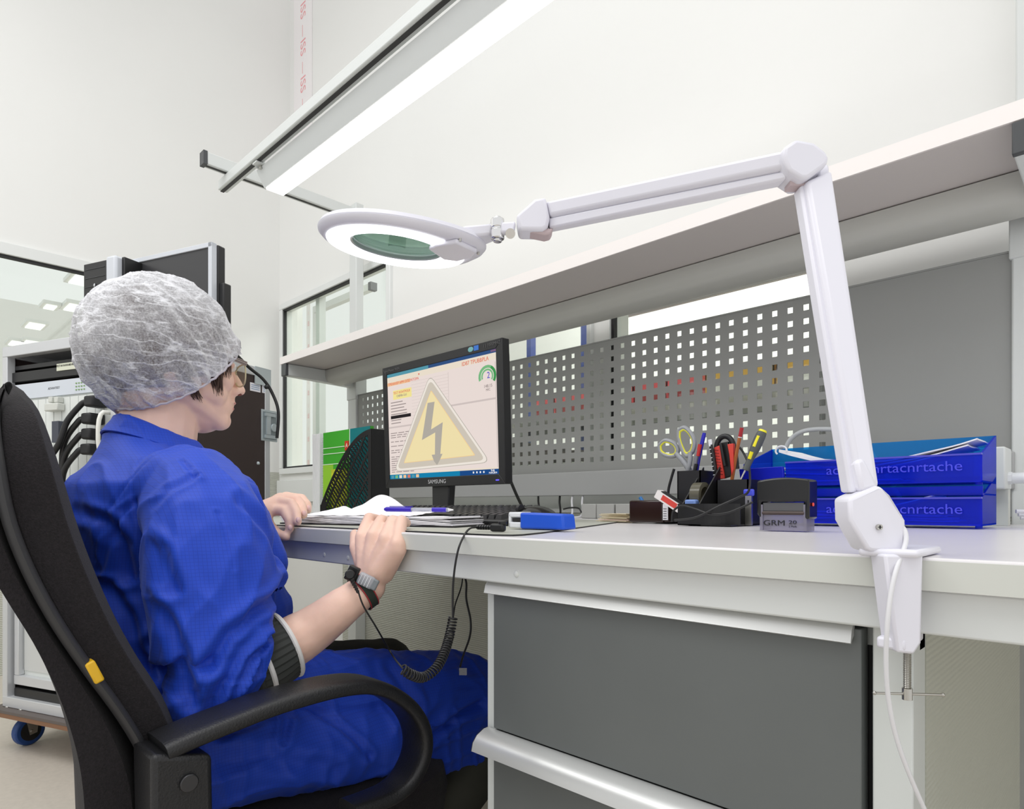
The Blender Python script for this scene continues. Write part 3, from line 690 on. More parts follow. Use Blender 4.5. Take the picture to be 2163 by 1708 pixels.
# raised loose sheet
def sheet(name, f, nx, ny, m, parent, th=.0003, **k):
    b = MB(); vs_ = [[[b.b.verts.new(f(i/nx, j/ny)+V((0, 0, d))) for j in range(ny+1)] for i in range(nx+1)] for d in (0, th)]
    for i in range(nx):
        for j in range(ny):
            for L in (0, 1): b.b.faces.new([vs_[L][i][j], vs_[L][i+1][j], vs_[L][i+1][j+1], vs_[L][i][j+1]])
    for i in range(nx):
        for j in (0, ny): b.b.faces.new([vs_[0][i][j], vs_[0][i+1][j], vs_[1][i+1][j], vs_[1][i][j]])
    for j in range(ny):
        for i in (0, nx): b.b.faces.new([vs_[0][i][j], vs_[0][i][j+1], vs_[1][i][j+1], vs_[1][i][j]])
    return b.build(name, m, parent, smooth=True, **k)
def crumple(s_, t_):
    p = lerp2(.03+.72*s_, .18+.95*t_)+V((-.03, .02, 0))
    h = .013*max(0, math.sin(PI*s_))*t_ + .030*math.exp(-((s_-.48)/.17)**2)*t_**1.5 + .014*math.exp(-((s_-.10)/.08)**2)*t_ + .010*math.exp(-((s_-.97)/.08)**2)*t_
    return p+V((0, 0, ZM+.0165+h+.002*noise.noise(V((s_*9, t_*7, 1)))))
ls = sheet('crumpled_sheet', crumple, 40, 16, paper, None)
tag(ls, 'crumpled white sheet lying on the open notebook behind the fists', 'paper')
# pen
def pen(p, q, lab, cat='pen'):
    t = thing('ballpoint_pen', lab, cat, p); d = (q-p).normalized(); L = (q-p).length
    ink = mat('pen_blue', (62, 40, 190), .35); clr = tint('clear_plastic', (235, 235, 240), (225, 228, 235), .45, .08)
    MB().tube([p, p+d*.004, p+d*L*.40], [.0022, .0042, .0042], 14).build('cap', ink, t, smooth=True)
    MB().obox(p+d*L*.25+UP*.0052, (L*.34, .0030, .0012), (d, d.cross(UP).normalized(), UP)).build('clip', ink, t)
    MB().cyl(p+d*L*.40, p+d*L*.93, .0036, 14).build('barrel', clr, t, smooth=True)
    MB().cyl(p+d*L*.40, p+d*L*.90, .0013, 8).build('refill', white, t, smooth=True)
    MB().cyl(p+d*L*.70, p+d*L*.90, .0040, 14).build('grip', ink, t, smooth=True)
    MB().tube([p+d*L*.93, p+d*L], [.0030, .0008], 12).build('tip', chrome, t, smooth=True)
    return t
zp = ZM+.0165+.004+.006
p0 = P(812, 1083, Z=zp) if False else P(812, 1083, Y=.66); p1 = P(958, 1077, Y=.725)
p0.z = zp+.003; p1.z = zp+.002
pen(p0, p1, 'blue capped ballpoint pen lying on the open notebook')
# plug on the mat and cord with coil
gp = thing('grounding_cord', 'black coiled grounding cord from wristband over the desk edge to a plug', 'cord', (-.66, .6, ZM))
pj = P(1052, 1118, Y=.61)
pj.z = ZM+.006
MB().obox(pj, (.022, .010, .011), (V((.97, .22, 0)), V((-.22, .97, 0)), UP)).build('plug', blk, gp, bevel=.003)
MB().cyl(pj+V((.006, .003, .004)), pj+V((.006, .003, .009)), .006, 16).build('snap_button', blk, gp, bevel=.001)
rel = MB(); d = V((-.97, -.22, 0)); q = pj+d*.010
for i in range(6): rel.cyl(q+d*i*.0042, q+d*(i*.0042+.0028), .0034, 10)
rel.cyl(q, q+d*.026, .0022, 8); rel.build('strain_relief', blk, gp)
YC = .53
c1 = [q+d*.024, P(990, 1130, Y=.575), P(975, 1140, Y=YC+.008), P(966, 1165, Y=YC), P(958, 1215, Y=YC), P(956, 1265, Y=YC), P(957, 1305, Y=YC)]
c1[1].z = ZM+.006
MB().tube(c1, .0014, 8, smooth=2).build('straight_lead', cabm, gp, smooth=True)
def spath(pts, n):
    out = []
    for i in range(len(pts)-1):
        p0_, p1_, p2_, p3_ = pts[max(i-1, 0)], pts[i], pts[i+1], pts[min(i+2, len(pts)-1)]
        for k in range(n):
            t = k/n; out.append(.5*((2*p1_)+(p2_-p0_)*t+(2*p0_-5*p1_+4*p2_-p3_)*t*t+(3*p1_-p0_-3*p2_+p3_)*t**3))
    out.append(pts[-1]); return out
base = spath([P(957, 1303, Y=YC), P(950, 1340, Y=.52), P(938, 1380, Y=.50), P(920, 1412, Y=.48), P(893, 1430, Y=.46), P(868, 1424, Y=.44), P(850, 1412, Y=.43)], 30)
def coil(path, r, turns, wire, per=14):
    L = [0]
    for a, b in zip(path[:-1], path[1:]): L.append(L[-1]+(b-a).length)
    N = turns*per; out = []; n = None; j = 0
    for i in range(N+1):
        s_ = L[-1]*i/N
        while j < len(L)-2 and L[j+1] < s_: j += 1
        t = (path[j+1]-path[j]).normalized(); p = path[j].lerp(path[j+1], (s_-L[j])/max(1e-9, L[j+1]-L[j]))
        n = (t.orthogonal() if n is None else n-t*n.dot(t)).normalized(); bn = t.cross(n); a = 2*PI*i/per
        out.append(p+(n*math.cos(a)+bn*math.sin(a))*r)
    return MB().tube(out, wire, 7)
coil(base, .0052, 34, .00115).build('coil', cabm, gp, smooth=True)
WR = P(741, 1213, D=.915)
wb2 = thing('wrist_strap', 'antistatic wrist strap with clear clasp and black snap on the right wrist', 'strap', P(780, 1230, D=.93))
MB().tube(spath([P(850, 1410, Y=.43), P(830, 1385, D=.925), P(795, 1325, D=.905), P(768, 1280, D=.895), P(757, 1250, D=.895)], 8), .0012, 8).build('lead_to_wrist', cabm, gp, smooth=True)
rel = MB(); a_, b_ = P(742, 1222, D=.892), P(757, 1252, D=.895)
for i in range(6):
    rel.cyl(a_.lerp(b_, i/6), a_.lerp(b_, i/6+.11), .0034-.0002*i, 10)
rel.cyl(a_, b_, .0018, 8); rel.build('strain_relief', blk, gp)
MB().cyl(P(739, 1213, D=.890), P(739, 1213, D=.902), .0068, 20).build('snap_button', blk, gp, bevel=.0015)
# second cable hanging under the worktop
t = thing('hanging_cable', 'thin black cable hanging loose under the worktop near the cabinet', 'cable', P(984, 1228, Y=.62))
MB().tube(spath([P(980, 1212, Y=.66), P(985, 1232, Y=.66), P(985, 1265, Y=.66), P(994, 1310, Y=.66), P(992, 1345, Y=.66), P(978, 1385, Y=.66), P(972, 1408, Y=.66)], 8), .0016, 8).build('lead', cabm, t, smooth=True)
MB().tube(spath([P(978, 1214, Y=.64), P(974, 1240, Y=.64), P(962, 1275, Y=.62), P(958, 1300, Y=.60)], 8), .0010, 8).build('thin_wire', cabm, t, smooth=True)
MB().obox(P(978, 1418, Y=.66), (.012, .0005, .011), (RT, FW, UP)).build('tag', tint('tag', (235, 235, 230), (200, 198, 192), .25), t)

# file holder with slits and notebooks
fh = thing('magazine_holder', 'black slotted magazine holder left of the monitor', 'holder', (-1.66, 1.05, DESK))
HX0, HX1, HY0, HY1 = -1.80, -1.520, 1.0, 1.058; HZ0 = DT0+.001
HT = CZ+.2136
def hside(y):
    b = MB(); arcp = []
    for k in range(15):
        t = k/14; arcp.append((HX0+(HX1-HX0)*(t), HZ0+.045+(HT-HZ0-.045)*math.sin(t*PI/2)**1.0*(1 if t > 0 else 0)))
    pts = [(HX0, y, HZ0), (HX1, y, HZ0), (HX1, y, HT)]+[(x, y, z) for x, z in arcp[::-1][1:]]
    return pts
def slit_panel(y):
    """side panel made of strips so that the diagonal slits are open"""
    b = bmesh.new(); n = 74; m_ = 66; W = HX1-HX0; H = HT-HZ0
    def top(x):
        t = (x-HX0)/W; return HZ0+.035+(H-.035)*math.sin(min(1, max(0, t))*PI/2)**.9
    vd = {}
    def vv(i, j, yy):
        k = (i, j, yy)
        if k not in vd:
            x = HX0+W*i/n; vd[k] = b.verts.new((x, yy, HZ0+(top(x)-HZ0)*j/m_))
        return vd[k]
    solid = {}
    for i in range(n):
        for j in range(m_):
            x = HX0+W*(i+.5)/n; z = HZ0+(top(x)-HZ0)*(j+.5)/m_
            hx, hz = x-HX0, z-HZ0
            d1 = (hx+hz*1.15)/.0175; col = math.floor(d1); fr_ = d1-col
            along = hx*.9-hz*.75
            seg = math.floor(along/.048+.5*(col % 2 == 0)*0)
            fa = along/.048-seg
            inside = hx > .030 and hx < W-.018 and hz > .012 and z < top(x)-.014
            solid[(i, j)] = not (inside and fr_ < .62 and .08 < fa < .90)
    for (i, j), s_ in solid.items():
        if not s_: continue
        for yy in (y, y+.002): b.faces.new([vv(i, j, yy), vv(i+1, j, yy), vv(i+1, j+1, yy), vv(i, j+1, yy)])
        for (di, dj, e) in ((-1, 0, ((i, j), (i, j+1))), (1, 0, ((i+1, j), (i+1, j+1))), (0, -1, ((i, j), (i+1, j))), (0, 1, ((i, j+1), (i+1, j+1)))):
            if not solid.get((i+di, j+dj), False):
                b.faces.new([vv(*e[0], y), vv(*e[1], y), vv(*e[1], y+.002), vv(*e[0], y+.002)])
    m = MB(); m.b.free(); m.b = b; return m
slit_panel(HY0).build('slotted_side', blk, fh)
slit_panel(HY1-.002).build('slotted_side', blk, fh)
MB().box((HX1-.002, HY0, HZ0), (HX1+.001, HY1, HT)).build('back_panel', blk, fh)
MB().box((HX0, HY0, HZ0), (HX1, HY1, HZ0+.003)).build('base', blk, fh); MB().box((HX0-.001, HY0, HZ0), (HX0+.002, HY1, HZ0+.04)).build('front_lip', blk, fh)
gn = thing('green_notebook', 'green spiral notebook standing in the black holder', 'notebook', (-1.68, 1.03, HZ0+.003))
g1 = mat('green_cover', (70, 170, 52), .35); g2 = mat('green_light', (150, 205, 60), .35); g3 = mat('teal_cover', (20, 120, 124), .35); wl = mat('white_line', (225, 240, 215), .4)
GX0, GX1, GZ1 = -1.815, -1.555, CZ+.226
MB().box((GX0, 1.018, HZ0+.004), (GX1, 1.030, GZ1)).build('cover', g1, gn)
MB().box((GX0, 1.0172, HZ0+.03), (GX0+.06, 1.018, GZ1-.10)).build('cover_patch', g2, gn)
MB().box((GX0+.155, 1.0172, HZ0+.03), (GX1, 1.018, GZ1)).build('cover_patch', g3, gn)
MB().box((GX0+.05, 1.0170, HZ0+.03), (GX0+.14, 1.0176, GZ1-.115)).build('cover_patch', mat('yellow_photo', (214, 220, 60), .4, var=(30, .4)), gn)
for z in (.05, .068, .10): MB().box((GX0, 1.0165, GZ1-z), (GX0+.155, 1.017, GZ1-z+.0022)).build('cover_line', wl, gn)
MB().box((GX0+.153, 1.0165, GZ1-.10), (GX0+.156, 1.017, GZ1)).build('cover_line', wl, gn)
MB().box((GX0+.128, 1.016, GZ1-.062), (GX0+.15, 1.0168, GZ1-.034)).build('red_mark', mat('red_label', (200, 60, 40), .4), gn)
text('letter', 'A', .018, (GX0+.139, 1.0158, GZ1-.048), V((1, 0, 0)), UP, wl, gn)
sp = MB()
for i in range(46):
    z = HZ0+.01+i*(GZ1-HZ0-.015)/46; sp.tube([(GX0-.004+.006*math.cos(a), 1.024+.008*math.sin(a), z+.0006*a/6) for a in [k*2*PI/8 for k in range(8)]], .0007, 5)
tag(sp.build('spiral_wire', ws, gn), kind=None)
wn = thing('white_notebook', 'thick white grid-edged notebook in the holder, left of the green one', 'notebook', (-1.87, 1.03, HZ0+.003))
grid = mat('page_edges', (232, 232, 232), .6, bump=(900, .5, .0006, (1, 1, .2)))
for i in range(5):
    MB().hexa([(-1.868+i*.0085, 1.012, HZ0+.005), (-1.8605+i*.0085, 1.012, HZ0+.005), (-1.8605+i*.0085, 1.07, HZ0+.005), (-1.868+i*.0085, 1.07, HZ0+.005)], [(-1.876+i*.0095, 1.014, GZ1-.003*(i % 2)), (-1.868+i*.0095, 1.014, GZ1-.003*(i % 2)), (-1.868+i*.0095, 1.07, GZ1), (-1.876+i*.0095, 1.07, GZ1)]).build('page_block', grid, wn)

# organizer
og = thing('desk_organizer', 'black plastic desk organizer holding scissors, pens and a cutter', 'organizer', (-.60, 1.17, DESK))
OX0, OX1, OY0, OY1 = -.676, -.525, 1.13, 1.235; oz = DT0+.001
def wallbox(x0, y0, x1, y1, z1, t=.0022, z0=None):
    z0 = oz if z0 is None else z0
    b = MB(); b.box((x0, y0, z0), (x1, y0+t, z1)).box((x0, y1-t, z0), (x1, y1, z1)).box((x0, y0, z0), (x0+t, y1, z1)).box((x1-t, y0, z0), (x1, y1, z1)).box((x0, y0, z0), (x1, y1, z0+.002)); return b
wallbox(OX0, 1.175, -.625, OY1, CZ+.071).build('tall_pocket', blk, og)
wallbox(-.588, 1.17, OX1, OY1, CZ+.050).build('right_pocket', blk, og)
# quarter circle tape fins
def fin(x0, y0, y1):
    pts = [(x0, y0, oz), (x0, y1, oz)]+[(x0, y1-(y1-y0)*(1-math.cos(k/10*PI/2)), oz+.03+(CZ+.078-oz-.03)*math.sin((10-k)/10*PI/2)) for k in range(0, 11)]
    return MB().prism(pts, (.0024, 0, 0))
for x in (-.632, -.597): fin(x, 1.105, 1.20).build('curved_fin', blk, og)
b = MB(); n = 16; ring_o = []
arcx = [(-.632+.11*k/n) for k in range(n+1)]
lo = [(x, 1.100+.030*max(0, (k/n-.45)/.55)**2) for k, x in enumerate(arcx)]
rings = [[(x, y, oz), (x, y+.0022, oz), (x, y+.0022, CZ+.004), (x, y, CZ+.004)] for x, y in lo]
b.loft(rings); b.build('front_tray_wall', blk, og)
MB().box((-.632, 1.10, oz), (-.525, 1.175, oz+.002)).build('tray_floor', blk, og)
tp = MB().lathe((-.614, 1.155, CZ+.020), [(.026, -.010), (.026, .010), (.017, .010), (.017, -.010)], 36, (V((0, 1, 0)), V((0, 0, 1)), V((1, 0, 0))), True).build('tape_roll', tint('clear_tape', (170, 165, 140), (120, 116, 100), .6, .1), smooth=True)
tag(tp, 'roll of clear sticky tape between the organizer fins', 'tape')
o = MB().box((-.628, 1.118, oz+.021), (-.605, 1.140, CZ+.012)).build('eraser', mat('pale_blue_rubber', (120, 150, 214), .5), bevel=.003); tag(o, 'pale blue eraser in the organizer slot under the tape', 'eraser')
# scissors (loops up)
scs = thing('scissors', 'scissors with grey and yellow handles standing in the organizer', 'scissors', P(1450, 1000, Y=1.2))
hg = mat('scissor_grey', (150, 152, 156), .45); hy = mat('scissor_yellow', (222, 218, 60), .4)
def loop(pts, y, rO, rI):
    pp = [P(u, v, Y=y) for u, v in pts]; pp = spath(pp+[pp[0]], 6)
    MB().tube(pp, rO, 8, False)  .build('handle_loop', hg, scs, smooth=True)
    c_ = sum(pp, V((0, 0, 0)))/len(pp); MB().tube([p+(c_-p)*.16-V((0, .001, 0)) for p in pp], rI, 8, False).build('loop_lining', hy, scs, smooth=True)
loop([(1393, 940), (1405, 930), (1424, 936), (1432, 950), (1426, 962), (1408, 962), (1395, 953)], 1.21, .0046, .0026)
loop([(1434, 908), (1446, 903), (1460, 916), (1467, 935), (1462, 955), (1450, 962), (1440, 945), (1434, 925)], 1.205, .0046, .0026)
MB().tube([P(1428, 957, Y=1.208), P(1445, 975, Y=1.206), P(1458, 995, Y=1.204), P(1470, 1030, Y=1.20)], [.005, .006, .006, .004], 10, smooth=1).build('shank', hg, scs, smooth=True)
MB().tube([P(1458, 955, Y=1.200), P(1458, 975, Y=1.198), P(1452, 995, Y=1.198), P(1446, 1040, Y=1.198)], [.005, .005, .005, .004], 10, smooth=1).build('shank', hg, scs, smooth=True)
def stick(name, label, cat, pts, y, r, m, seg=10, parts=()):
    t = thing(name, label, cat, P(*pts[-1], Y=y))
    pp = [P(u, v, Y=y) for u, v in pts]
    MB().tube(pp, r, seg).build('barrel', m, t, smooth=True)
    for nm, (i0, i1), rr, mm in parts:
        a, b_ = pp[0].lerp(pp[-1], i0), pp[0].lerp(pp[-1], i1); MB().tube([a, b_], rr, seg).build(nm, mm, t, smooth=True)
    return t
pblue = mat('pen_blue', (62, 40, 190), .35)
stick('ballpoint_pen', 'blue capped pen standing upright in the organizer beside the scissors', 'pen', [(1487, 918), (1476, 965), (1468, 1020)], 1.205, [.0040, .0044, .003], mat('deep_blue', (40, 36, 180), .3), parts=(('cap_end', (-.04, .03), .0036, mat('deep_blue', (40, 36, 180), .3)), ('refill_tip', (1, 1.08), .0012, steel)))
stick('ballpoint_pen', 'clear and black pen leaning left of the blue pen in the organizer', 'pen', [(1479, 938), (1470, 970), (1462, 1020)], 1.197, [.0036, .0040, .0036], mat('smoke_clear', (120, 120, 128), .2), parts=(('grip', (.5, .9), .0043, blk), ('clip', (0, .3), .0042, mat('red_clip', (190, 40, 40), .4))))
dots = mat('dotted_pencil', (24, 24, 26), .3)
stick('pencil', 'black pencil with white dots standing left of the cutter', 'pencil', [(1500, 930), (1506, 965), (1513, 1020)], 1.20, .0038, dots, 6, parts=(('white_end', (-.02, .14), .0040, ws),) + tuple(('dot_band', (.2+i*.1, .215+i*.1), .0040, ws) for i in range(7)))
stick('pencil', 'orange-brown pencil with red end right of the cutter', 'pencil', [(1567, 903), (1557, 950), (1545, 1020)], 1.21, .0036, mat('pencil_brown', (168, 96, 44), .4), 6, parts=(('red_end', (0, .17), .0039, mat('pencil_red', (170, 30, 40), .4)), ('white_band', (.165, .18), .0040, ws)))
cu = thing('utility_cutter', 'red and black utility cutter standing in the organizer', 'cutter', P(1530, 1000, Y=1.215))
redc = mat('cutter_red', (214, 62, 50), .45)
MB().tube([P(1514, 1010, Y=1.218), P(1512, 960, Y=1.218), P(1515, 930, Y=1.218), P(1530, 919, Y=1.218), P(1545, 926, Y=1.218), P(1552, 950, Y=1.218), P(1556, 990, Y=1.218)], .0055, 12, smooth=2).build('grip_shell', blk, cu, smooth=True)
def pyprism(o, y, d): return MB().prism([P(u, v, Y=y) for u, v in o], (0, d, 0))
pyprism([(1508, 945), (1520, 940), (1530, 1010), (1518, 1012)], 1.205, .010).build('red_body', redc, cu, bevel=.001)
pyprism([(1536, 938), (1548, 936), (1550, 990), (1545, 1005), (1540, 960)], 1.205, .010).build('red_body', redc, cu, bevel=.001)
pyprism([(1520, 935), (1537, 932), (1545, 1005), (1530, 1010)], 1.209, .008).build('black_slider', blk, cu, bevel=.001)
for i in range(9): 
    a = P(1513+i*1.2, 950+i*6.3, Y=1.2045); MB().obox(a, (.008, .0012, .0018), (V((.98, 0, -.2)), V((0, 1, 0)), V((.2, 0, .98)))).build('tooth', mat('cutter_dark_red', (150, 40, 34), .5), cu)
MB().obox(P(1527, 960, Y=1.203), (.005, .006, .048), (V((.97, 0, .2)), V((0, 1, 0)), V((-.2, 0, .97)))).build('thumb_lever', blk, cu, bevel=.001)
sd = thing('screwdriver', 'screwdriver with grey and yellow handle leaning out of the organizer', 'screwdriver', P(1570, 1010, Y=1.2))
a, b_ = P(1612, 908, Y=1.205), P(1578, 985, Y=1.19); ax_ = (b_-a).normalized(); hgk = mat('handle_grey', (78, 82, 82), .5); hye = mat('handle_yellow', (236, 224, 30), .4)
MB().tube([a+ax_*x for x in (.003, .006, .020, .040, .056, .066, .082)], [.0070, .0090, .0098, .0092, .0065, .0060, .0062], 18, smooth=1).build('grip', hgk, sd, smooth=True)
MB().tube([a, a+ax_*.004], [.0070, .0082], 18).build('end_cap', hye, sd, smooth=True)
tow = V((-.0, -1, 0))
sidev = (tow-ax_*tow.dot(ax_)).normalized()
for x0, x1 in ((.014, .036), (.046, .060)):
    MB().tube([a+ax_*x0+sidev*.0066, a+ax_*x1+sidev*(.0066 if x0 < .03 else .0040)], .0038, 12).build('yellow_inlay', hye, sd, smooth=True)
MB().tube([b_, b_+ax_*.03+V((.0, -.002, 0))], .0018, 8).build('shaft', steel, sd, smooth=True)

# stamps
sm_ = thing('self_inking_stamp', 'tall black self-inking stamp with clear base reading GRM 20', 'stamp', (-.375, .97, DESK))
sx0, sx1, sy0, sy1 = -.413, -.337, .950, .985
szt = CZ+.0415
b = MB(); n = 10; pts = []
hh = lambda x: .004*(1-((x-(sx0+sx1)/2)/((sx1-sx0)/2))**2)
cols = [sx0+(sx1-sx0)*k/n for k in range(n+1)]
zb = CZ+.006
poly_ = [(x, sy0, szt-.004+hh(x)) for x in cols]+[(sx1, sy0, zb-.025), (sx1-.006, sy0, zb-.025), (sx1-.006, sy0, zb), (sx0+.006, sy0, zb), (sx0+.006, sy0, zb-.025), (sx0, sy0, zb-.018)]
MB().prism(poly_, (0, sy1-sy0, 0)).build('cap', blkg, sm_, bevel=.003, seg=3)
smoke = tint('smoke_clear_base', (205, 202, 216), (176, 172, 188), .45, .12)
MB().box((sx0+.004, sy0+.002, DT0+.001), (sx0+.0085, sy1-.002, zb-.004)).box((sx1-.0085, sy0+.002, DT0+.001), (sx1-.004, sy1-.002, zb-.004)).box((sx0+.0085, sy0+.004, DT0+.001), (sx1-.0085, sy1-.003, zb-.019)).build('clear_base', smoke, sm_)
MB().box((sx0+.008, sy0+.003, zb-.014), (sx1-.008, sy1-.004, zb-.001)).build('ink_cartridge', mat('cartridge_grey', (84, 84, 86), .4), sm_, bevel=.001)
MB().box((sx0+.022, sy0+.002, zb-.0005), (sx1-.022, sy0+.006, zb+.003)).build('latch', gask, sm_)
MB().cyl((sx0+.0075, sy0+.004, zb-.0165), (sx1-.0075, sy0+.004, zb-.0165), .0028, 10).build('roller', mat('roller_brown', (70, 56, 52), .4), sm_)
for x in (sx0-.0015, sx1+.0015): MB().ell((x, .962, zb-.004), (.0015, .003, .003), 10, 6).build('red_button', mat('red_button', (230, 70, 60), .4), sm_)
text('stamp_text', 'GRM', .0115, (sx0+.025, sy0+.0032, DT0+.012), V((1, 0, 0)), UP, gask, sm_, stretch=1.35)
text('stamp_text', '20', .0075, (sx0+.052, sy0+.0032, DT0+.0135), V((1, 0, 0)), UP, gask, sm_, stretch=1.6)
text('stamp_text', '2 Pads', .0035, (sx0+.052, sy0+.0032, DT0+.0075), V((1, 0, 0)), UP, gask, sm_, stretch=1.3)
s2 = thing('stamp', 'low dark brown glossy stamp lying beside the paper slips', 'stamp', (-.745, 1.2, DESK))
brn = mat('dark_brown_gloss', (44, 28, 24), .15)
MB().box((-.797, 1.18, DT0+.002), (-.712, 1.225, CZ+.012)).build('body', brn, s2, bevel=.004, seg=3)
MB().box((-.7125, 1.182, DT0+.003), (-.700, 1.223, CZ+.010)).build('end_block', brn, s2, bevel=.003)
lb_ = MB().box((-.7125, 1.1795, DT0+.008), (-.7005, 1.1815, CZ+.004)).build('end_label', paper, s2)
for i in range(5): MB().box((-.711, 1.1788, DT0+.011+i*.005), (-.7035, 1.1796, DT0+.012+i*.005)).build('label_line', gask, lb_)
# paper slips
for i in range(9):
    z = DT0+.0008+i*.0022; dx, dy, an = rng.uniform(-.008, .004), rng.uniform(-.004, .006), rng.uniform(-.12, .12)
    c_ = V((-.845+dx, 1.215+dy, z+.0009)); a_ = V((math.cos(an), math.sin(an), .0)); n_ = V((-math.sin(an), math.cos(an), 0))
    m_ = mat('pink_slip', (236, 206, 196), .8) if i == 2 else paper2
    o = MB().obox(c_, (.088-.002*i, .05, .0014), (a_, n_, UP)).build('paper_slip', m_)
    tag(o, ['bottom cream paper slip of the stack left of the brown stamp', 'second cream slip from the bottom of the small stack', 'pinkish slip low in the small stack of cream slips', 'fourth cream slip from the bottom of the small stack', 'middle cream slip of the small stack by the brown stamp', 'sixth cream slip from the bottom of the small stack', 'third cream slip from the top of the small stack', 'second cream slip from the top of the small stack', 'topmost cream slip of the stack left of the brown stamp'][i], 'paper', 'cream slips beside the stamp')
# grey sockets/blocks at the back
gb = mat('grey_block', (172, 172, 168), .6)
for i, (u0, u1, m_) in enumerate(((1236, 1268, gb), (1268, 1306, gb), (1308, 1342, gb))):
    a, b_ = P(u0, 1070, Y=1.55), P(u1, 1070, Y=1.55)
    o = MB().box((a.x, 1.53, DT0), (b_.x-.002, 1.58, CZ+.006)).build('power_adapter', m_, bevel=.003)
    tag(o, 'grey power adapter block at the back of the worktop, %s of three from the left' % ('first', 'second', 'third')[i], 'adapter', 'grey blocks under the back rail')
# red and white box, black pouch, blue bit
o = thing('small_carton', 'tilted red and white carton leaning on the organizer', 'box', (-.70, 1.17, DESK))
a_ = V((.86, 0, -.50)); n_ = V((.50, 0, .86))
c_ = P(1415, 1058, Y=1.15)
MB().obox(c_, (.062, .020, .017), (a_, V((0, 1, 0)), n_)).build('carton', mat('carton_white', (235, 230, 228), .5), o)
MB().obox(c_+V((.004, -.0102, -.0015)), (.038, .0008, .011), (a_, V((0, 1, 0)), n_)).build('red_panel', mat('carton_red', (214, 70, 60), .5), o)
MB().obox(c_+n_*.0088+V((.002, 0, 0)), (.05, .018, .0006), (a_, V((0, 1, 0)), n_)).build('black_edge', gask, o)
b = MB(); b.ell((-.735, 1.26, DT0+.012), (.05, .03, .020), 20, 10); o = b.build('black_pouch', mat('black_pouch', (26, 26, 28), .6), smooth=True); tag(o, 'small black pouch behind the brown stamp', 'pouch')
o = MB().tube([P(1352, 1050, Y=1.24), P(1362, 1066, Y=1.24)], .004, 10).build('marker_cap', mat('mid_blue', (46, 120, 190), .4)); tag(o, 'small blue marker cap poking out behind the brown stamp', 'cap')
# blue memory stick next to the trays
o = thing('usb_stick', 'blue and silver memory stick standing between organizer and trays', 'memory stick', P(1581, 1075, Y=1.16))
a = P(1582, 1040, Y=1.16); MB().obox(a, (.020, .008, .013), (V((1, 0, 0)), V((0, 1, 0)), UP)).build('blue_cap', mat('violet_blue', (74, 84, 222), .3), o, bevel=.003)
zb_ = DT0+.0015
MB().box((a.x-.006, 1.157, zb_), (a.x+.006, 1.163, a.z-.006)).build('metal_body', steel, o)
MB().box((a.x-.0012, 1.1562, a.z-.022), (a.x+.0012, 1.1572, a.z-.014)).build('slot', gask, o)
# cardboard tag
o = MB().prism([P(1500, 1101, Z=DT0+.002), P(1588, 1083, Z=DT0+.002), P(1600, 1088, Z=DT0+.002), P(1545, 1107, Z=DT0+.002)], (0, 0, .002)).build('cardboard_tag', mat('cardboard', (196, 172, 128), .8)); tag(o, 'flat piece of brown cardboard lying before the organizer', 'cardboard')
# loose black leads in front of the organizer
def desk_cable(name, lab, pts, r, m, **k):
    b = MB().tube(spath([V(p) for p in pts], 8), r, 8).build(name, m, smooth=True); return tag(b, lab, 'cable')
zc = DT0+.003
q1 = P(1421, 1106, Z=zc)
desk_cable('black_cable', 'loose black cable looping from the brown stamp past the organizer front', [P(1419, 1102, Y=1.085), P(1422, 1080, Y=1.085), P(1440, 1068, Y=1.09), P(1470, 1075, Y=1.08), P(1500, 1085, Y=1.075), P(1540, 1082, Y=1.07), P(1590, 1060, Y=1.08)], .0022, cabm)
desk_cable('black_cable', 'second black cable rising across the organizer front to its right side', [P(1425, 1098, Y=1.075), P(1470, 1092, Y=1.07), P(1520, 1068, Y=1.075), P(1560, 1050, Y=1.09), P(1582, 1035, Y=1.12), P(1583, 990, Y=1.22), P(1575, 965, Y=1.245), P(1562, 945, Y=1.25), P(1556, 960, Y=1.25)], .0022, cabm)
desk_cable('black_cable', 'thick black cable curving up behind the organizer left side', [P(1412, 1060, Y=1.25), P(1412, 1035, Y=1.25), P(1418, 1010, Y=1.25), P(1424, 990, Y=1.25)], .003, cabm)
for i, (u0, v0, u1, v1, m_, l) in enumerate(((1137, 1046, 1137, 1062, cabm, 'short black cable dropping below the back rail, left one'), (1183, 1047, 1180, 1070, cabm, 'thick black cable dropping below the back rail, right one'), (1210, 1046, 1205, 1068, whitec, 'white cable dropping below the back rail, left one'), (1232, 1046, 1226, 1070, whitec, 'white cable dropping below the back rail, right one'))):
    a, b_ = P(u0, v0-8, Y=1.70), P(u1, v1, Y=1.62); b_.z = DT0+.004
    desk_cable('rail_cable', l, [a, a.lerp(b_, .4), b_, b_+V((-.05, -.05, 0))], .0035, m_)
desk_cable('black_cable', 'thin black cable curling on the worktop behind the mouse', [P(1190, 1075, Y=1.3), P(1205, 1072, Y=1.32), P(1222, 1073, Y=1.34), P(1228, 1082, Y=1.34)], .0022, cabm)

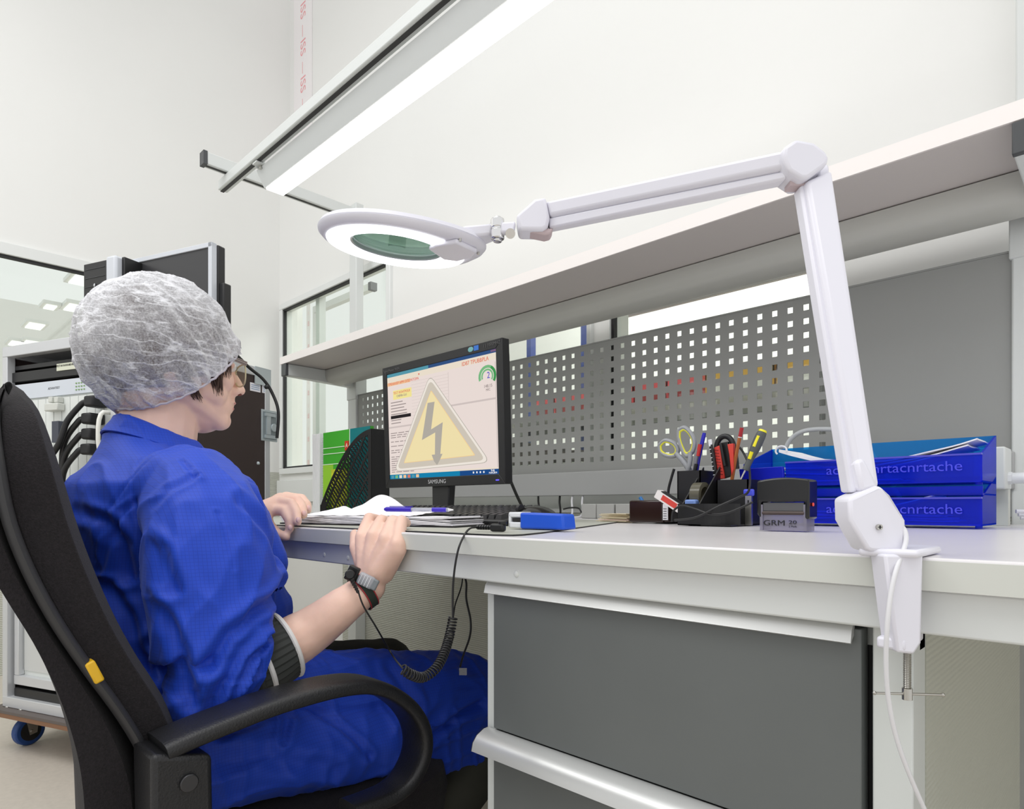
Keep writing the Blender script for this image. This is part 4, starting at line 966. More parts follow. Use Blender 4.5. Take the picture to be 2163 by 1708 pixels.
# letter trays
trb = tint('blue_tray', (95, 155, 250), (38, 62, 240), .26, .12); trl = mat('tray_emboss', (66, 72, 226), .25)
TX0, TX1, TYF, TYB = -.575, -.180, 1.26, 1.40
def tray(z, lab, label_holder):
    t = thing('letter_tray', lab, 'tray', (-.37, 1.38, z), 'stacked blue letter trays')
    h = .046; b = MB()
    b.box((TX0, TYF, z), (TX1, TYB, z+.003)); b.build('tray_floor', trb, t)
    fw = MB().hexa([(TX0+.085, TYF, z), (TX1, TYF, z), (TX1, TYF+.003, z), (TX0+.085, TYF+.003, z)], [(TX0+.085, TYF-.004, z+h), (TX1, TYF-.004, z+h), (TX1, TYF-.001, z+h), (TX0+.085, TYF-.001, z+h)]).build('front_wall', trb, t, bevel=.001)
    MB().box((TX0+.085, TYF-.0055, z+h-.002), (TX1, TYF, z+h+.001)).build('front_rim', mat('rim_blue', (70, 70, 190), .2), fw)
    text('embossed_text', 'acnrtacnrtacnrtache', .0235, (TX0+.265, TYF-.0042, z+h*.58), V((1, 0, 0)), V((0, -.08, 1)).normalized(), trl, fw, .0014, stretch=1.1)
    MB().hexa([(TX0, TYB-.003, z), (TX1, TYB-.003, z), (TX1, TYB, z), (TX0, TYB, z)], [(TX0, TYB-.003, z+.085), (TX1, TYB-.003, z+.085), (TX1, TYB, z+.085), (TX0, TYB, z+.085)]).build('back_wall', tint('teal_tray', (100, 195, 235), (34, 140, 210), .34, .12), t)
    for x, nm in ((TX1-.003, 'right_wall'), (TX0, 'left_wall')):
        MB().hexa([(x, TYF, z), (x+.003, TYF, z), (x+.003, TYB, z), (x, TYB, z)], [(x, TYF, z+h), (x+.003, TYF, z+h), (x+.003, TYB, z+.085), (x, TYB, z+.085)]).build(nm, trb, t)
    lh = MB().hexa([(TX0-.004, TYF-.004, z+.006), (TX0+.083, TYF-.004, z+.006), (TX0+.083, TYF+.004, z+.006), (TX0-.004, TYF+.004, z+.006)], [(TX0-.004, TYF-.012, z+.036), (TX0+.083, TYF-.012, z+.038), (TX0+.083, TYF-.002, z+.038), (TX0-.004, TYF-.002, z+.036)]).build('label_holder', tint('tray_label', (70, 90, 235), (40, 52, 220), .75, .1), t, bevel=.001)
    for x in (TX1-.006, TX0+.006): MB().cyl((x, TYF+.01, z-.004), (x, TYF+.01, z+.002), .005, 12).build('stacking_foot', trb, t)
    return t
tray(DT0+.005, 'lower blue translucent letter tray standing on the worktop', 1)
tray(CZ+.038, 'upper blue translucent letter tray stacked on top', 1)
bx_ = MB().box((TX0+.003, TYF+.02, DT0+.09), (TX1-.003, TYB-.01, DT0+.093)); 
o = thing('letter_tray', 'middle blue translucent letter tray, shallow, between upper and lower trays', 'tray', (-.37, 1.38, DT0+.05), 'stacked blue letter trays')
MB().box((TX0, TYF+.004, DT0+.055), (TX1, TYB-.004, DT0+.058)).build('tray_floor', trb, o); MB().box((TX0, TYF+.004, DT0+.058), (TX1, TYF+.007, DT0+.070)).build('front_wall', trb, o)
bx_.b.free()
# papers in the trays
def wavy(x0, x1, y0, y1, z, amp, ph, m, lab, grp):
    def f(s_, t_): 
        x = x0+(x1-x0)*s_; return V((x, y0+(y1-y0)*t_, z+amp*math.sin(PI*s_*1.2+ph)+.002*noise.noise(V((s_*5, t_*5, ph)))+(.065*max(0, s_-.50)**1.3 if ph > 1.7 else 0)))
    o = sheet('paper_sheet', f, 24, 6, m, None, th=.0022); tag(o, lab, 'paper', grp)
zl = CZ+.086
for i, (x0, x1, dz, am, ph) in enumerate(((TX0+.01, TX1-.12, -.010, .003, 1.6), (TX0+.02, TX1-.06, -.004, .004, 1.9), (TX0+.05, TX1-.02, .001, .003, 2.4), (TX0+.12, TX1-.008, .004, .002, 3.0))):
    wavy(x0, x1, TYF+.008, TYB-.02, zl-.028+dz+i*.006, am, ph, paper, 'white sheet in the upper blue tray, %s layer from the bottom' % ('first', 'second', 'third', 'top')[i], 'papers in the upper tray')
for i in range(4):
    wavy(TX0+.02+i*.004, TX1-.04-i*.01, TYF+.008, TYB-.02, DT0+.012+i*.0048, .0022, i*.8, paper, 'white sheet in the lowest blue tray, %s layer from the bottom' % ('first', 'second', 'third', 'top')[i], 'papers in the lowest tray')
sb = thing('ring_bound_booklet', 'white ring-bound booklet sticking out of the upper tray left end', 'booklet', P(1650, 960, Y=1.27))
b = MB(); pts = spath([P(1645, 955, Y=1.262), P(1680, 965, Y=1.262), P(1730, 975, Y=1.262), P(1800, 978, Y=1.262)], 6)
rings = [[p, p+V((0, .12, 0)), p+V((0, .12, .006)), p+V((0, 0, .006))] for p in pts]; b.loft(rings); b.build('pages', paper, sb)
b = MB()
for i in range(9):
    c_ = P(1650, 958, Y=1.262+i*.012)
    b.tube([c_+V((.011*math.cos(a), 0, .006+.009*math.sin(a))) for a in [k*PI/8 for k in range(-1, 11)]], .0017, 6)
b.build('ring_binding', ws, sb, smooth=True)
# grey hose loop behind the trays
b = MB().tube(spath([P(1655, 960, Y=1.60), P(1668, 930, Y=1.60), P(1695, 911, Y=1.60), P(1740, 906, Y=1.60), P(1790, 912, Y=1.60), P(1830, 940, Y=1.60)]+[V((-.35, 1.6, DT0+.006))], 8), .0055, 10).build('grey_hose', mat('grey_hose', (190, 193, 195), .4), smooth=True); tag(b, 'pale grey cable looping up behind the blue trays', 'cable')
# junction box and gland on the right
jb = thing('junction_box', 'pale grey junction box with cable gland right of the trays', 'box', P(2110, 1030, Y=1.5))
a, c_ = P(2100, 945, Y=1.52), P(2127, 1033, Y=1.52)
MB().box((a.x-.03, 1.50, c_.z), (c_.x, 1.58, a.z)).build('box_body', framew, jb, bevel=.003)
g = P(2122, 1010, Y=1.54)
MB().cyl((g.x, 1.54, g.z), (g.x+.012, 1.54, g.z), .012, 6).cyl((g.x+.012, 1.54, g.z), (g.x+.040, 1.54, g.z), .0105, 20).ell((g.x+.040, 1.54, g.z), (.008, .0105, .0105), 16, 8).build('cable_gland', ws, jb, bevel=.001)
bx('mounting_foot', (a.x-.02, 1.53, DT0), (a.x+.02, 1.56, c_.z), lamedge, jb)
for i in range(3):
    y = 1.42+i*.03
    desk_cable('grey_cable', 'pale grey cable lying right of the trays, %s of three from the front' % ('first', 'second', 'third')[i], [(-.155, y, DT0+.028-.006*i), (-.10, y+.02, DT0+.026-.006*i), (-.02, y-.01, DT0+.016), (.10, y-.05, DT0+.005)], .0036, whitec)

# ---------------------------------------------------------------- flight case on a dolly
K0 = V((-2.12, .53, 0)); KA = V((-.93, -.367, 0)).normalized(); KB = V((-.367, .93, 0)).normalized()
def K(a, b, z): return K0+KA*a+KB*b+UP*z
KAX = (KA, KB, UP)
KW, KD, KB0, KT = .53, .60, .135, 1.286
alr = mat('case_aluminium', (206, 208, 210), .32, .3); brownp = mat('case_brown_panel', (58, 46, 44), .5, bump=(700, .25, .0008))
fc = thing('flight_case', 'dark brown equipment rack case with aluminium edges behind the person', 'case', K(KW/2, KD/2, 0))
def kbox(a0, a1, b0, b1, z0, z1, name, m, par, **k):
    return MB().obox(K((a0+a1)/2, (b0+b1)/2, (z0+z1)/2), (abs(a1-a0), abs(b1-b0), abs(z1-z0)), KAX).build(name, m, par, **k)
kbox(.0, .008, .0, KD, KB0, KT-.03, 'side_panel', brownp, fc); kbox(KW-.008, KW, 0, KD, KB0, KT-.03, 'side_panel', brownp, fc)
kbox(0, KW, KD-.008, KD, KB0, KT, 'back_panel', brownp, fc); kbox(0, KW, 0, KD, KT-.012, KT, 'top_panel', alr, fc); kbox(0, KW, 0, KD, KB0, KB0+.012, 'bottom_panel', brownp, fc)
for a in (-.003, KW-.022):
    for b in (-.003, KD-.022): kbox(a, a+.025, b, b+.025, KB0, KT, 'corner_post', alr, fc, bevel=.002)
for z in (KB0, KT-.032):
    for b in (-.004, KD-.021): kbox(0, KW, b, b+.025, z, z+.033, 'edge_rail', alr, fc, bevel=.002)
    for a in (-.004, KW-.021): kbox(a, a+.025, 0, KD, z, z+.033, 'edge_rail', alr, fc, bevel=.002)
# dolly
pl = kbox(-.02, KW+.03, -.03, KD+.02, .112, .134, 'dolly_board', mat('plywood_edge', (128, 92, 66), .6), fc)
kbox(-.021, KW+.031, -.031, KD+.021, .126, .1345, 'dolly_top', mat('plywood_dark_top', (92, 84, 80), .5), pl)
blw = mat('blue_tyre', (28, 66, 128), .5)
for a, b in ((.06, .05), (KW-.04, .05), (.06, KD-.05), (KW-.04, KD-.05)):
    c_ = K(a, b, .046); w = MB().cyl(c_-KA*.013, c_+KA*.013, .046, 28).build('caster', blw, fc, bevel=.005)
    MB().cyl(c_-KA*.0145, c_+KA*.0145, .031, 24).build('wheel_hub', blk, w)
    b2 = MB()
    for s_ in (-.019, .019): b2.prism([c_+KA*s_+KB*-.022+UP*.062, c_+KA*s_+KB*.024+UP*.062, c_+KA*s_+KB*.016-UP*.008, c_+KA*s_-KB*.006-UP*.012], KA*.0025)
    b2.obox(c_+UP*.062, (.044, .055, .004), KAX); b2.cyl(c_-KA*.024, c_+KA*.024, .005, 10); b2.build('wheel_fork', steel, w)
# left front edge of the dolly: bolts
for a in (KW-.02, KW-.09): MB().ell(K(a, 0.0, .135), (.007, .007, .003), 12, 6).build('bolt', steel, fc)
# butterfly latch and labels on the side panel (normal = -KA)
def ks(b, z, d=.0): return K(-d, b, z)
lt = thing('x', 'x', 'x', (0, 0, 0)); bpy.data.objects.remove(lt)
def kside(u, v): return PP(u, v, K0, KB)
c_ = kside(567, 899); ltz = c_.z; ltb = (c_-K0).dot(KB)
zc_m = mat('zinc', (206, 216, 220), .35, .55)
latch = kbox(-.004, 0, ltb-.038, ltb+.042, ltz-.058, ltz+.058, 'butterfly_latch', zc_m, fc, bevel=.001)
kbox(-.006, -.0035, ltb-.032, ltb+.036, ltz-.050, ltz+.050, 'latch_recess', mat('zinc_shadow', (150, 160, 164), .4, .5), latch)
kbox(-.010, -.005, ltb-.018, ltb+.002, ltz-.034, ltz+.034, 'latch_plate', zc_m, latch)
MB().cyl(ks(ltb+.018, ltz-.006, .006), ks(ltb+.018, ltz-.006, .013), .015, 18).build('latch_knob', zc_m, latch, bevel=.001)
for dz in (-.042, .040): kbox(-.012, -.004, ltb-.026, ltb+.026, ltz+dz-.006, ltz+dz+.006, 'latch_bar', zc_m, latch)
for u0, v0, w_ in ((531, 818, .050), (556, 823, .050)):
    p = kside(u0+8, v0); bb_ = (p-K0).dot(KB)
    lb2 = kbox(-.0012, 0, bb_-w_/2, bb_+w_/2, p.z-.015, p.z+.015, 'small_label', paper, fc)
    for i in range(3): kbox(-.0016, -.001, bb_-w_*.4, bb_+w_*.4, p.z-.008+i*.007, p.z-.006+i*.007, 'label_line', mat('label_blue', (110, 150, 190), .5), lb2)
p = kside(545, 978); MB().ell(p-KA*.0, (.007, .007, .007), 12, 8).build('rivet', zc_m, fc)
p = kside(584, 800); bb_ = (p-K0).dot(KB); kbox(-.0065, -.003, KD-.075, KD+.004, KT-.062, KT+.002, 'corner_plate', zc_m, fc)
# front (normal = -KB): pixel -> (a, z)
def kf(u, v):
    p = PP(u, v, K0, KA); return (p-K0).dot(KA), p.z
def kfbox(u0, v0, u1, v1, b0, b1, name, m, par, **k):
    a0, z0 = kf(u0, (v0+v1)/2); a1, _ = kf(u1, (v0+v1)/2); _, zt_ = kf((u0+u1)/2, v0); _, zb2 = kf((u0+u1)/2, v1)
    return kbox(a0, a1, b0, b1, zb2, zt_, name, m, par, **k)
kbox(.02, KW-.02, .30, .31, KB0, KT-.03, 'dark_interior', gask, fc)
kbox(.01, KW-.01, .02, .05, 1.215, 1.228, 'black_tray', blk, fc); dr = kbox(.022, KW-.022, .012, .03, 1.175, 1.205, 'blank_panel', blk, fc)
lbp = kfbox(113, 764, 163, 779, .009, .0115, 'name_strip', mat('label_cream', (214, 216, 196), .5), fc)
p = PP(138, 771, K(0, .0085, 0), KA); text('strip_text', 'TECT-0110-010-003-K03', .0085, p, -KA, UP, gask, fc, stretch=1.0)
# white electronics chassis
ch = thing('rack_instrument', 'white rack chassis with plugged black connectors inside the open case', 'instrument', K(KW/2, .15, .85))
chm = mat('chassis_white', (220, 224, 220), .4)
kbox(.028, KW-.026, .02, .28, .835, 1.165, 'chassis_body', chm, ch)
kbox(.026, KW-.024, .012, .022, 1.118, 1.165, 'top_strip', mat('chassis_strip', (206, 212, 220), .4), ch)
for i in range(12):
    a = .036+i*.0385; kbox(a, a+.036, .014, .020, .855, 1.112, 'slot_cover', chm, ch, bevel=.0008)
p = kf(150, 820); text('chassis_text', 'ADVANTEST', .010, K(.30, .0118, 1.142), -KA, UP, capm, ch)
for i in range(4):
    for j in range(3): kbox(.155+i*.012, .161+i*.012, .0105, .0122, 1.128+j*.010, 1.131+j*.010, 'indicator', mat('indicator_green', (120, 160, 90), .4), ch)
conm = mat('connector_black', (22, 22, 24), .55)
for i, (u, v) in enumerate(((206, 850), (200, 886), (200, 918), (198, 950))):
    a, z = kf(u, v)
    cb_ = kbox(a-.028, a+.012, -.035, .014, z-.016, z+.016, 'cable_connector', conm, ch, bevel=.006)
    p = K(a+.02, -.022, z)
    e_ = [K(a+.03, -.03, z-.01), K(a+.075, -.04, z-.07), K(a+.10, -.03, z-.16-.01*i), K(a+.13, -.01, .83-.03*i)] if i else [K(a+.03, -.03, z-.01), K(a+.06, -.05, z-.06), K(a+.085, -.06, z-.13), K(a+.19, -.05, z-.20), K(a+.30, -.02, z-.23)]
    MB().tube(spath([p]+e_, 6), .0085, 10).build('cable', cabm, cb_, smooth=True)
a, z = kf(217, 865); a2, z2 = kf(217, 930)
MB().tube([K(.035, .012, 1.05), K(.035, -.03, 1.05), K(.035, -.03, .92), K(.035, .012, .92)], .006, 10, smooth=2).build('carry_handle', mat('handle_cream', (232, 232, 224), .35), ch, smooth=True)
for i in range(2): kfbox(105+i*12, 838, 113+i*12, 850, -.005, .014, 'switch', lamedge, ch, bevel=.002)
kfbox(100, 852, 128, 868, -.01, .014, 'module_block', lamedge, ch, bevel=.003)
for i in range(2): kfbox(118, 890+i*0, 132, 935, -.012, .014, 'dark_module', mat('module_slate', (60, 64, 76), .5), ch) if i == 0 else None
lw = thing('lower_instrument', 'pale instrument with aluminium frame low in the open case', 'instrument', K(KW-.12, .1, .25))
kbox(.04, KW-.05, .03, .26, .215, .47, 'instrument_body', chm, lw)
kbox(.035, KW-.03, .012, .03, .205, .235, 'frame_bar', alr, lw, bevel=.002); kbox(.035, KW-.03, .012, .03, .465, .49, 'frame_bar', alr, lw, bevel=.002); kbox(KW-.055, KW-.032, .012, .03, .235, .465, 'frame_post', alr, lw, bevel=.002)
kbox(.04, KW-.06, .026, .030, .25, .455, 'front_plate', mat('pale_steel', (200, 202, 200), .35), lw)
kbox(.02, KW-.03, .012, .2, .155, .195, 'black_base', blk, lw, bevel=.004)
for i in range(7): MB().cyl(K(KW-.06-.03*i, .008, .148), K(KW-.06-.03*i, .02, .148), .005, 8).build('screw', steel, lw)
# computer tower on the case
pc = thing('computer_tower', 'black and silver computer tower standing on the flight case', 'computer', K(.28, .1, KT))
silv = mat('silver_plastic', (206, 210, 216), .35)
def topz(u, v, b): return PP(u, v, K(0, b, 0), KA)
a0 = (topz(180, 600, .01)-K0).dot(KA); a1 = (topz(229, 600, .01)-K0).dot(KA); a2 = (topz(250, 600, .01)-K0).dot(KA)
zt1 = topz(205, 555, .01).z; ztop = topz(240, 541, .01).z
kbox(a0, a1, .012, .15, KT, zt1+.004, 'tower_body', blk, pc, bevel=.003)
fp = kbox(a0-.002, a1, .004, .013, KT, zt1, 'front_panel', blk, pc, bevel=.002)
kbox(a1, a2, .0, .15, KT, ztop, 'silver_side', silv, pc, bevel=.008)
kbox(a2, a2-.012, .02, .155, KT, ztop-.002, 'side_cover', blk, pc, bevel=.002)
for i in range(5): kbox(a1+.008, a0-.008, .0025, .0045, KT+.09+.026*i, KT+.0912+.026*i, 'panel_seam', capm, fp)
MB().ell(K((a0+a1)/2, .003, KT+.145), (.007, .002, .005), 12, 8).build('round_logo', mat('logo_white', (205, 208, 212), .4), fp)
kbox(a1+.002, a0-.004, -.001, .005, KT, KT+.055, 'lower_bezel', blk, pc, bevel=.003)
kbox((a0+a1)/2-.002, (a0+a1)/2+.001, -.002, -.0005, KT+.025, KT+.042, 'power_slot', chrome, pc)
# small monitor on the case, turned
om = thing('small_monitor', 'dark-screened monitor with silver frame standing on the flight case', 'monitor', V((-2.18, .72, KT)))
q0 = P(268, 548, D=1.95); q1 = P(447, 512, D=1.81); ex = V((q1.x-q0.x, q1.y-q0.y, 0)); OW = ex.length; ex.normalize(); ey = V((-ex.y, ex.x, 0))
O0 = V((q0.x, q0.y, 0)); zt2 = (q0.z+q1.z)/2; zb3 = zt2-.275
def ob(s0, s1, d0, d1, z0, z1, name, m, par, **k): return MB().obox(O0+ex*(s0+s1)/2+ey*(d0+d1)/2+UP*(z0+z1)/2, (s1-s0, d1-d0, z1-z0), (ex, ey, UP)).build(name, m, par, **k)
fr_ = MB()
for s0, s1, z0, z1 in ((0, OW, zt2-.013, zt2), (0, OW, zb3, zb3+.022), (0, .014, zb3, zt2), (OW-.014, OW, zb3, zt2)):
    fr_.obox(O0+ex*(s0+s1)/2+ey*.009+UP*(z0+z1)/2, (s1-s0, .018, z1-z0), (ex, ey, UP))
fr_.build('silver_bezel', silv, om, bevel=.001)
ob(.013, OW-.013, .004, .012, zb3+.02, zt2-.012, 'dark_screen', mat('dark_screen', (52, 52, 54), .35), om)
ob(.003, OW+.004, .018, .045, zb3, zt2-.002, 'back_cover', blk, om, bevel=.004)
ob(OW-.02, OW+.022, .022, .05, zb3+.03, zt2-.11, 'rear_bulge', blk, om, bevel=.004)
ob(OW*.10, OW*.25, .02, .05, KT, zb3+.05, 'stand_neck', blk, om); ob(OW*.0, OW*.40, -.02, .14, KT, KT+.012, 'stand_base', blk, om, bevel=.004)
cp = [O0+ex*(OW+.01)+ey*.05+UP*(zt2-.2), P(470, 660, D=2.0), P(478, 720, D=2.05), P(520, 770, D=2.15), P(555, 800, D=2.2), P(575, 830, D=2.22), P(588, 870, D=2.22), P(585, 925, D=2.22)]
o = MB().tube(spath(cp, 8), .0055, 8).build('black_cable', cabm, smooth=True); tag(o, 'black cable hanging from the small monitor down the case edge', 'cable')
MB().ell(P(563, 817, D=2.205), (.008,)*3, 10, 6).build('cable_clip', blk, o)

# ---------------------------------------------------------------- office chair
oc = thing('office_chair', 'black high-backed office chair with looped armrests and yellow clip', 'chair', (-1.15, .35, 0))
CXN, CXF = -.80, -1.42           # near and far side of the backrest
front = [(60, 742), (95, 790), (128, 900), (160, 1010), (205, 1150), (262, 1290), (315, 1390), (372, 1480), (405, 1570), (425, 1650), (432, 1740), (432, 1830)]
mid = [(15, 745), (-10, 900), (8, 1060), (48, 1180), (110, 1300), (180, 1405), (250, 1500), (298, 1580), (322, 1650), (332, 1740), (334, 1830)]
rear = [(-40, 760), (-110, 900), (-90, 1060), (-30, 1210), (60, 1360), (110, 1470), (140, 1570), (155, 1650), (162, 1740), (164, 1830)]
def prof_pts(px_): return spath([P(u, v, X=CXN) for u, v in px_], 4)
def resample(pts, n):
    L = [0]
    for a, b in zip(pts[:-1], pts[1:]): L.append(L[-1]+(b-a).length)
    out = []; j = 0
    for i in range(n):
        s_ = L[-1]*i/(n-1)
        while j < len(L)-2 and L[j+1] < s_: j += 1
        out.append(pts[j].lerp(pts[j+1], min(1, (s_-L[j])/max(1e-9, L[j+1]-L[j]))))
    return out
NF = 36
pf, pm, pr_ = resample(prof_pts(front), NF), resample(prof_pts(mid), NF), resample(prof_pts(rear), NF)
def cushion(pa, pb, name, m, sa_, sb2, x0=CXN, x1=CXF):
    """slab between two profiles, swept across the chair; rounded towards both sides and the top"""
    b = MB(); n = 18; rings = []
    for i in range(NF):
        ring = []
        tt = i/(NF-1); side = .10*max(0, 1-tt/.22)**2   # narrower at the top
        for k in range(n+1):
            t = k/n; x = (x0-side)+(x1+side-(x0-side))*t; e = 1-(2*t-1)**10
            ring.append(V((x, pa[i].y-(pa[i].y-pb[i].y)*(.30*(1-e))+sa_*(x0-x), pa[i].z-.03*(abs(2*t-1)**4)*max(0, 1-tt/.1))))
        for k in range(n, -1, -1):
            t = k/n; x = (x0-side)+(x1+side-(x0-side))*t; e = 1-(2*t-1)**10
            ring.append(V((x, pb[i].y+(pa[i].y-pb[i].y)*(.10*(1-e))+sb2*(x0-x), pb[i].z-.03*(abs(2*t-1)**4)*max(0, 1-tt/.1))))
        rings.append(ring)
    b.loft(rings); o = b.build(name, m, oc, smooth=True, bevel=.012, seg=3); return o
cushion(pf, pm, 'backrest_cushion', blkfab, .04, .12)
cushion(pm, pr_, 'backrest_shell', blkfab, .12, .19)
st_ = MB(); pts = [V((CXN+.003-.10*max(0, 1-(i/(NF-1))/.22)**2, p.y, p.z)) for i, p in enumerate(pm)]
st_.tube(pts, .0135, 12, flat=.45); st_.build('edge_strip', mat('strip_charcoal', (46, 46, 48), .5), oc, smooth=True)
yc = P(197, 1417, X=CXN+.010); d_ = (P(207, 1436, X=CXN+.01)-P(186, 1398, X=CXN+.01)).normalized()
MB().obox(yc, (.025, .0095, .016), (d_, d_.cross(V((1, 0, 0))).normalized(), V((1, 0, 0)))).build('yellow_clip', mat('clip_yellow', (226, 178, 30), .4), oc, bevel=.002)
# armrests: swept strap
def arm(xc, w, dy):
    pad = [(338, 1580), (400, 1552), (480, 1520), (560, 1490), (640, 1466), (710, 1450), (770, 1446), (820, 1462), (862, 1496), (885, 1540), (886, 1590), (865, 1640), (835, 1672), (795, 1692), (740, 1712)]
    pts = [P(u, v, X=-.755)+V((0, dy, 0)) for u, v in pad]
    pts = spath(pts, 5); b = MB(); rings = []
    n = len(pts)
    for i, p in enumerate(pts):
        t = (pts[min(i+1, n-1)]-pts[max(i-1, 0)]).normalized(); nn = V((1, 0, 0)).cross(t).normalized()
        if nn.z < 0 and i < n*.5: nn = -nn
        if i == 0: prev = nn
        if nn.dot(prev) < 0: nn = -nn
        prev = nn
        s_ = i/(n-1); hw = w*(1 if s_ < .5 else 1-.35*(s_-.5)*2); th = .0105
        ring = []
        for k in range(20):
            a = 2*PI*k/20; ca, sa = math.cos(a), math.sin(a)
            ring.append(V((xc, p.y, p.z))+V((1, 0, 0))*hw*math.copysign(abs(ca)**.45, ca)+nn*th*math.copysign(abs(sa)**.6, sa))
        rings.append(ring)
    b.loft(rings); o = b.build('armrest', leath, oc, smooth=True, bevel=0)
    MB().tube([V((xc+hw_*1, p.y, p.z)) for p, hw_ in ((q, w*.93) for q in pts[4:int(n*.6)])], .0022, 6).build('seam', blk, o, smooth=True)
    a_, b2 = pts[0], pts[-1]
    # rear upright with bolt, lower bracket
    MB().hexa([(xc-w*.7, a_.y-.012, a_.z-.35), (xc+w*.7, a_.y-.012, a_.z-.35), (xc+w*.7, a_.y+.055, a_.z-.35), (xc-w*.7, a_.y+.055, a_.z-.35)], [(xc-w, a_.y-.016, a_.z+.004), (xc+w, a_.y-.016, a_.z+.004), (xc+w, a_.y+.045, a_.z-.012), (xc-w, a_.y+.045, a_.z-.012)]).build('rear_upright', leath, o, bevel=.006, seg=3)
    MB().cyl((xc+w*.9, a_.y+.02, a_.z-.035), (xc+w+.003, a_.y+.02, a_.z-.035), .0095, 20).build('bolt', steel if False else mat('bolt_dark', (70, 70, 72), .3, .8), o, bevel=.001)
    MB().hexa([(xc-w*.6, b2.y-.20, b2.z-.13), (xc+w*.55, b2.y-.20, b2.z-.13), (xc+w*.55, b2.y+.0, b2.z-.045), (xc-w*.6, b2.y+.0, b2.z-.045)], [(xc-w*.6, b2.y-.20, b2.z-.085), (xc+w*.55, b2.y-.20, b2.z-.085), (xc+w*.6, b2.y+.03, b2.z+.008), (xc-w*.6, b2.y+.03, b2.z+.008)]).build('lower_bracket', leath, o, bevel=.006, seg=3)
    MB().cyl((xc+w*.5, b2.y-.055, b2.z-.035), (xc+w*.6+.003, b2.y-.055, b2.z-.035), .008, 20).build('bolt', mat('bolt_dark', (70, 70, 72), .3, .8), o)
arm(-.762, .034, 0); arm(-1.475, .034, .12)
seat_y0, seat_y1, sz = .29, .76, .345
b = MB(); rings = []
for z, ins in ((sz-.10, .03), (sz-.09, .005), (sz-.05, 0), (sz-.015, .006), (sz, .035)):
    r = []
    for k in range(32):
        a = 2*PI*k/32; ca, sa = math.cos(a), math.sin(a)
        r.append(V((-1.115+(.30-ins)*math.copysign(abs(ca)**.5, ca), (seat_y0+seat_y1)/2+((seat_y1-seat_y0)/2-ins)*math.copysign(abs(sa)**.5, sa), z)))
    rings.append(r)
b.loft(rings); b.build('seat', blkfab, oc, smooth=True)
MB().cyl((-1.115, .45, .08), (-1.115, .45, .25), .025, 20).build('gas_column', blk, oc, smooth=True)
for i in range(5):
    a = i*2*PI/5+.3; e_ = V((-1.115+.26*math.cos(a), .45+.26*math.sin(a), .06))
    lg = MB().tube([(-1.115, .45, .10), e_], [.024, .014], 10).build('base_leg', blk, oc, smooth=True)
    c_ = V((e_.x, e_.y, .025)); t_ = V((-math.sin(a), math.cos(a), 0)); MB().cyl(c_-t_*.012, c_+t_*.012, .025, 18).build('caster', blk, lg, bevel=.003)
    MB().cyl(c_+UP*.01, e_, .006, 8).build('caster_stem', steel, lg)

# ---------------------------------------------------------------- the person
PX, PY = -1.15, .36
man = thing('person', 'person in blue work coat and white bouffant cap sitting at the workbench', 'person', (PX, PY, 0))
skin = mat('skin', (238, 199, 180), .5, bump=(160, .25, .0008), var=(14, .06), sss=.12)
# --- head, neck, arms, hands: one mesh
b = MB()
def h(x, y, z): return V((PX+x, PY+y, z))          # head landmarks: x sideways, y forward, z up
b.ell(h(0, -.005, 1.040), (.074, .094, .084), 28, 18)
b.ell(h(0, .040, .985), (.060, .062, .070), 24, 16)
b.ell(h(0, .052, .952), (.050, .052, .050), 24, 16)
for sx in (-1, 1):
    b.cap2(h(sx*.046, .004, .966), h(sx*.020, .074, .926), .024, .019); b.cap2(h(sx*.046, .004, .985), h(sx*.036, .060, .965), .026, .024)      # jaw
    b.ell(h(sx*.034, .074, .990), (.024, .022, .022), 16, 10)               # cheek
    b.ell(h(sx*.031, .088, 1.018), (.014, .012, .010), 14, 8)               # eyelid
    b.ell(h(sx*.0115, .107, .979), (.0085, .012, .008), 14, 8)              # nostril wing
    b.ell(h(sx*.068, -.012, .995), (.008, .018, .028), 14, 10)              # ear
    b.cap2(h(sx*.034, .084, 1.042), h(sx*.012, .092, 1.038), .009, .009)    # brow
b.cap2(h(0, .094, 1.028), h(0, .117, .990), .0085, .0105)                   # nose bridge
b.ell(h(0, .1195, .984), (.0105, .0115, .0095), 16, 10)
b.cap2(h(0, .100, .976), h(0, .093, .950), .013, .016)
b.ell(h(0, .1020, .9595), (.019, .0090, .0060), 18, 10)                      # upper lip
b.ell(h(0, .0995, .9475), (.016, .0090, .0060), 18, 10)                      # lower lip
b.ell(h(0, .086, .926), (.022, .018, .017), 18, 12); b.ell(h(0, .030, .935), (.046, .050, .028), 20, 12)                         # chin
b.ell(h(0, .045, .930), (.040, .045, .022), 18, 12)
b.cap2(h(0, -.004, .965), h(0, -.016, .880), .057, .060)                    # neck
b.ell(h(0, -.01, .80), (.12, .06, .05), 24, 12)
b.ell(h(0, -.02, .66), (.14, .10, .20), 24, 14)
# right arm (near)
sR = V((-.995, .350, .790)); eR = P(470, 1425, X=-.865); 
f1 = P(560, 1385, X=-.862); f2 = P(650, 1335, X=-.855); f3 = P(728, 1278, D=.925); wR = P(782, 1238, D=.942)
b.tube([sR, sR.lerp(eR, .5), eR], [.042, .040, .038], 18); b.ell(sR, (.044,)*3, 18, 10); b.ell(eR, (.038,)*3, 18, 10)
b.tube(spath([eR, f1, f2, f3, wR], 5), [.038]*1+[.0385-.0022*0]*4+[.038, .0378, .037, .0365, .036]+[.0345, .033, .0315, .030, .0285]+[.0275, .0262, .025, .0245, .024, .024], 20)
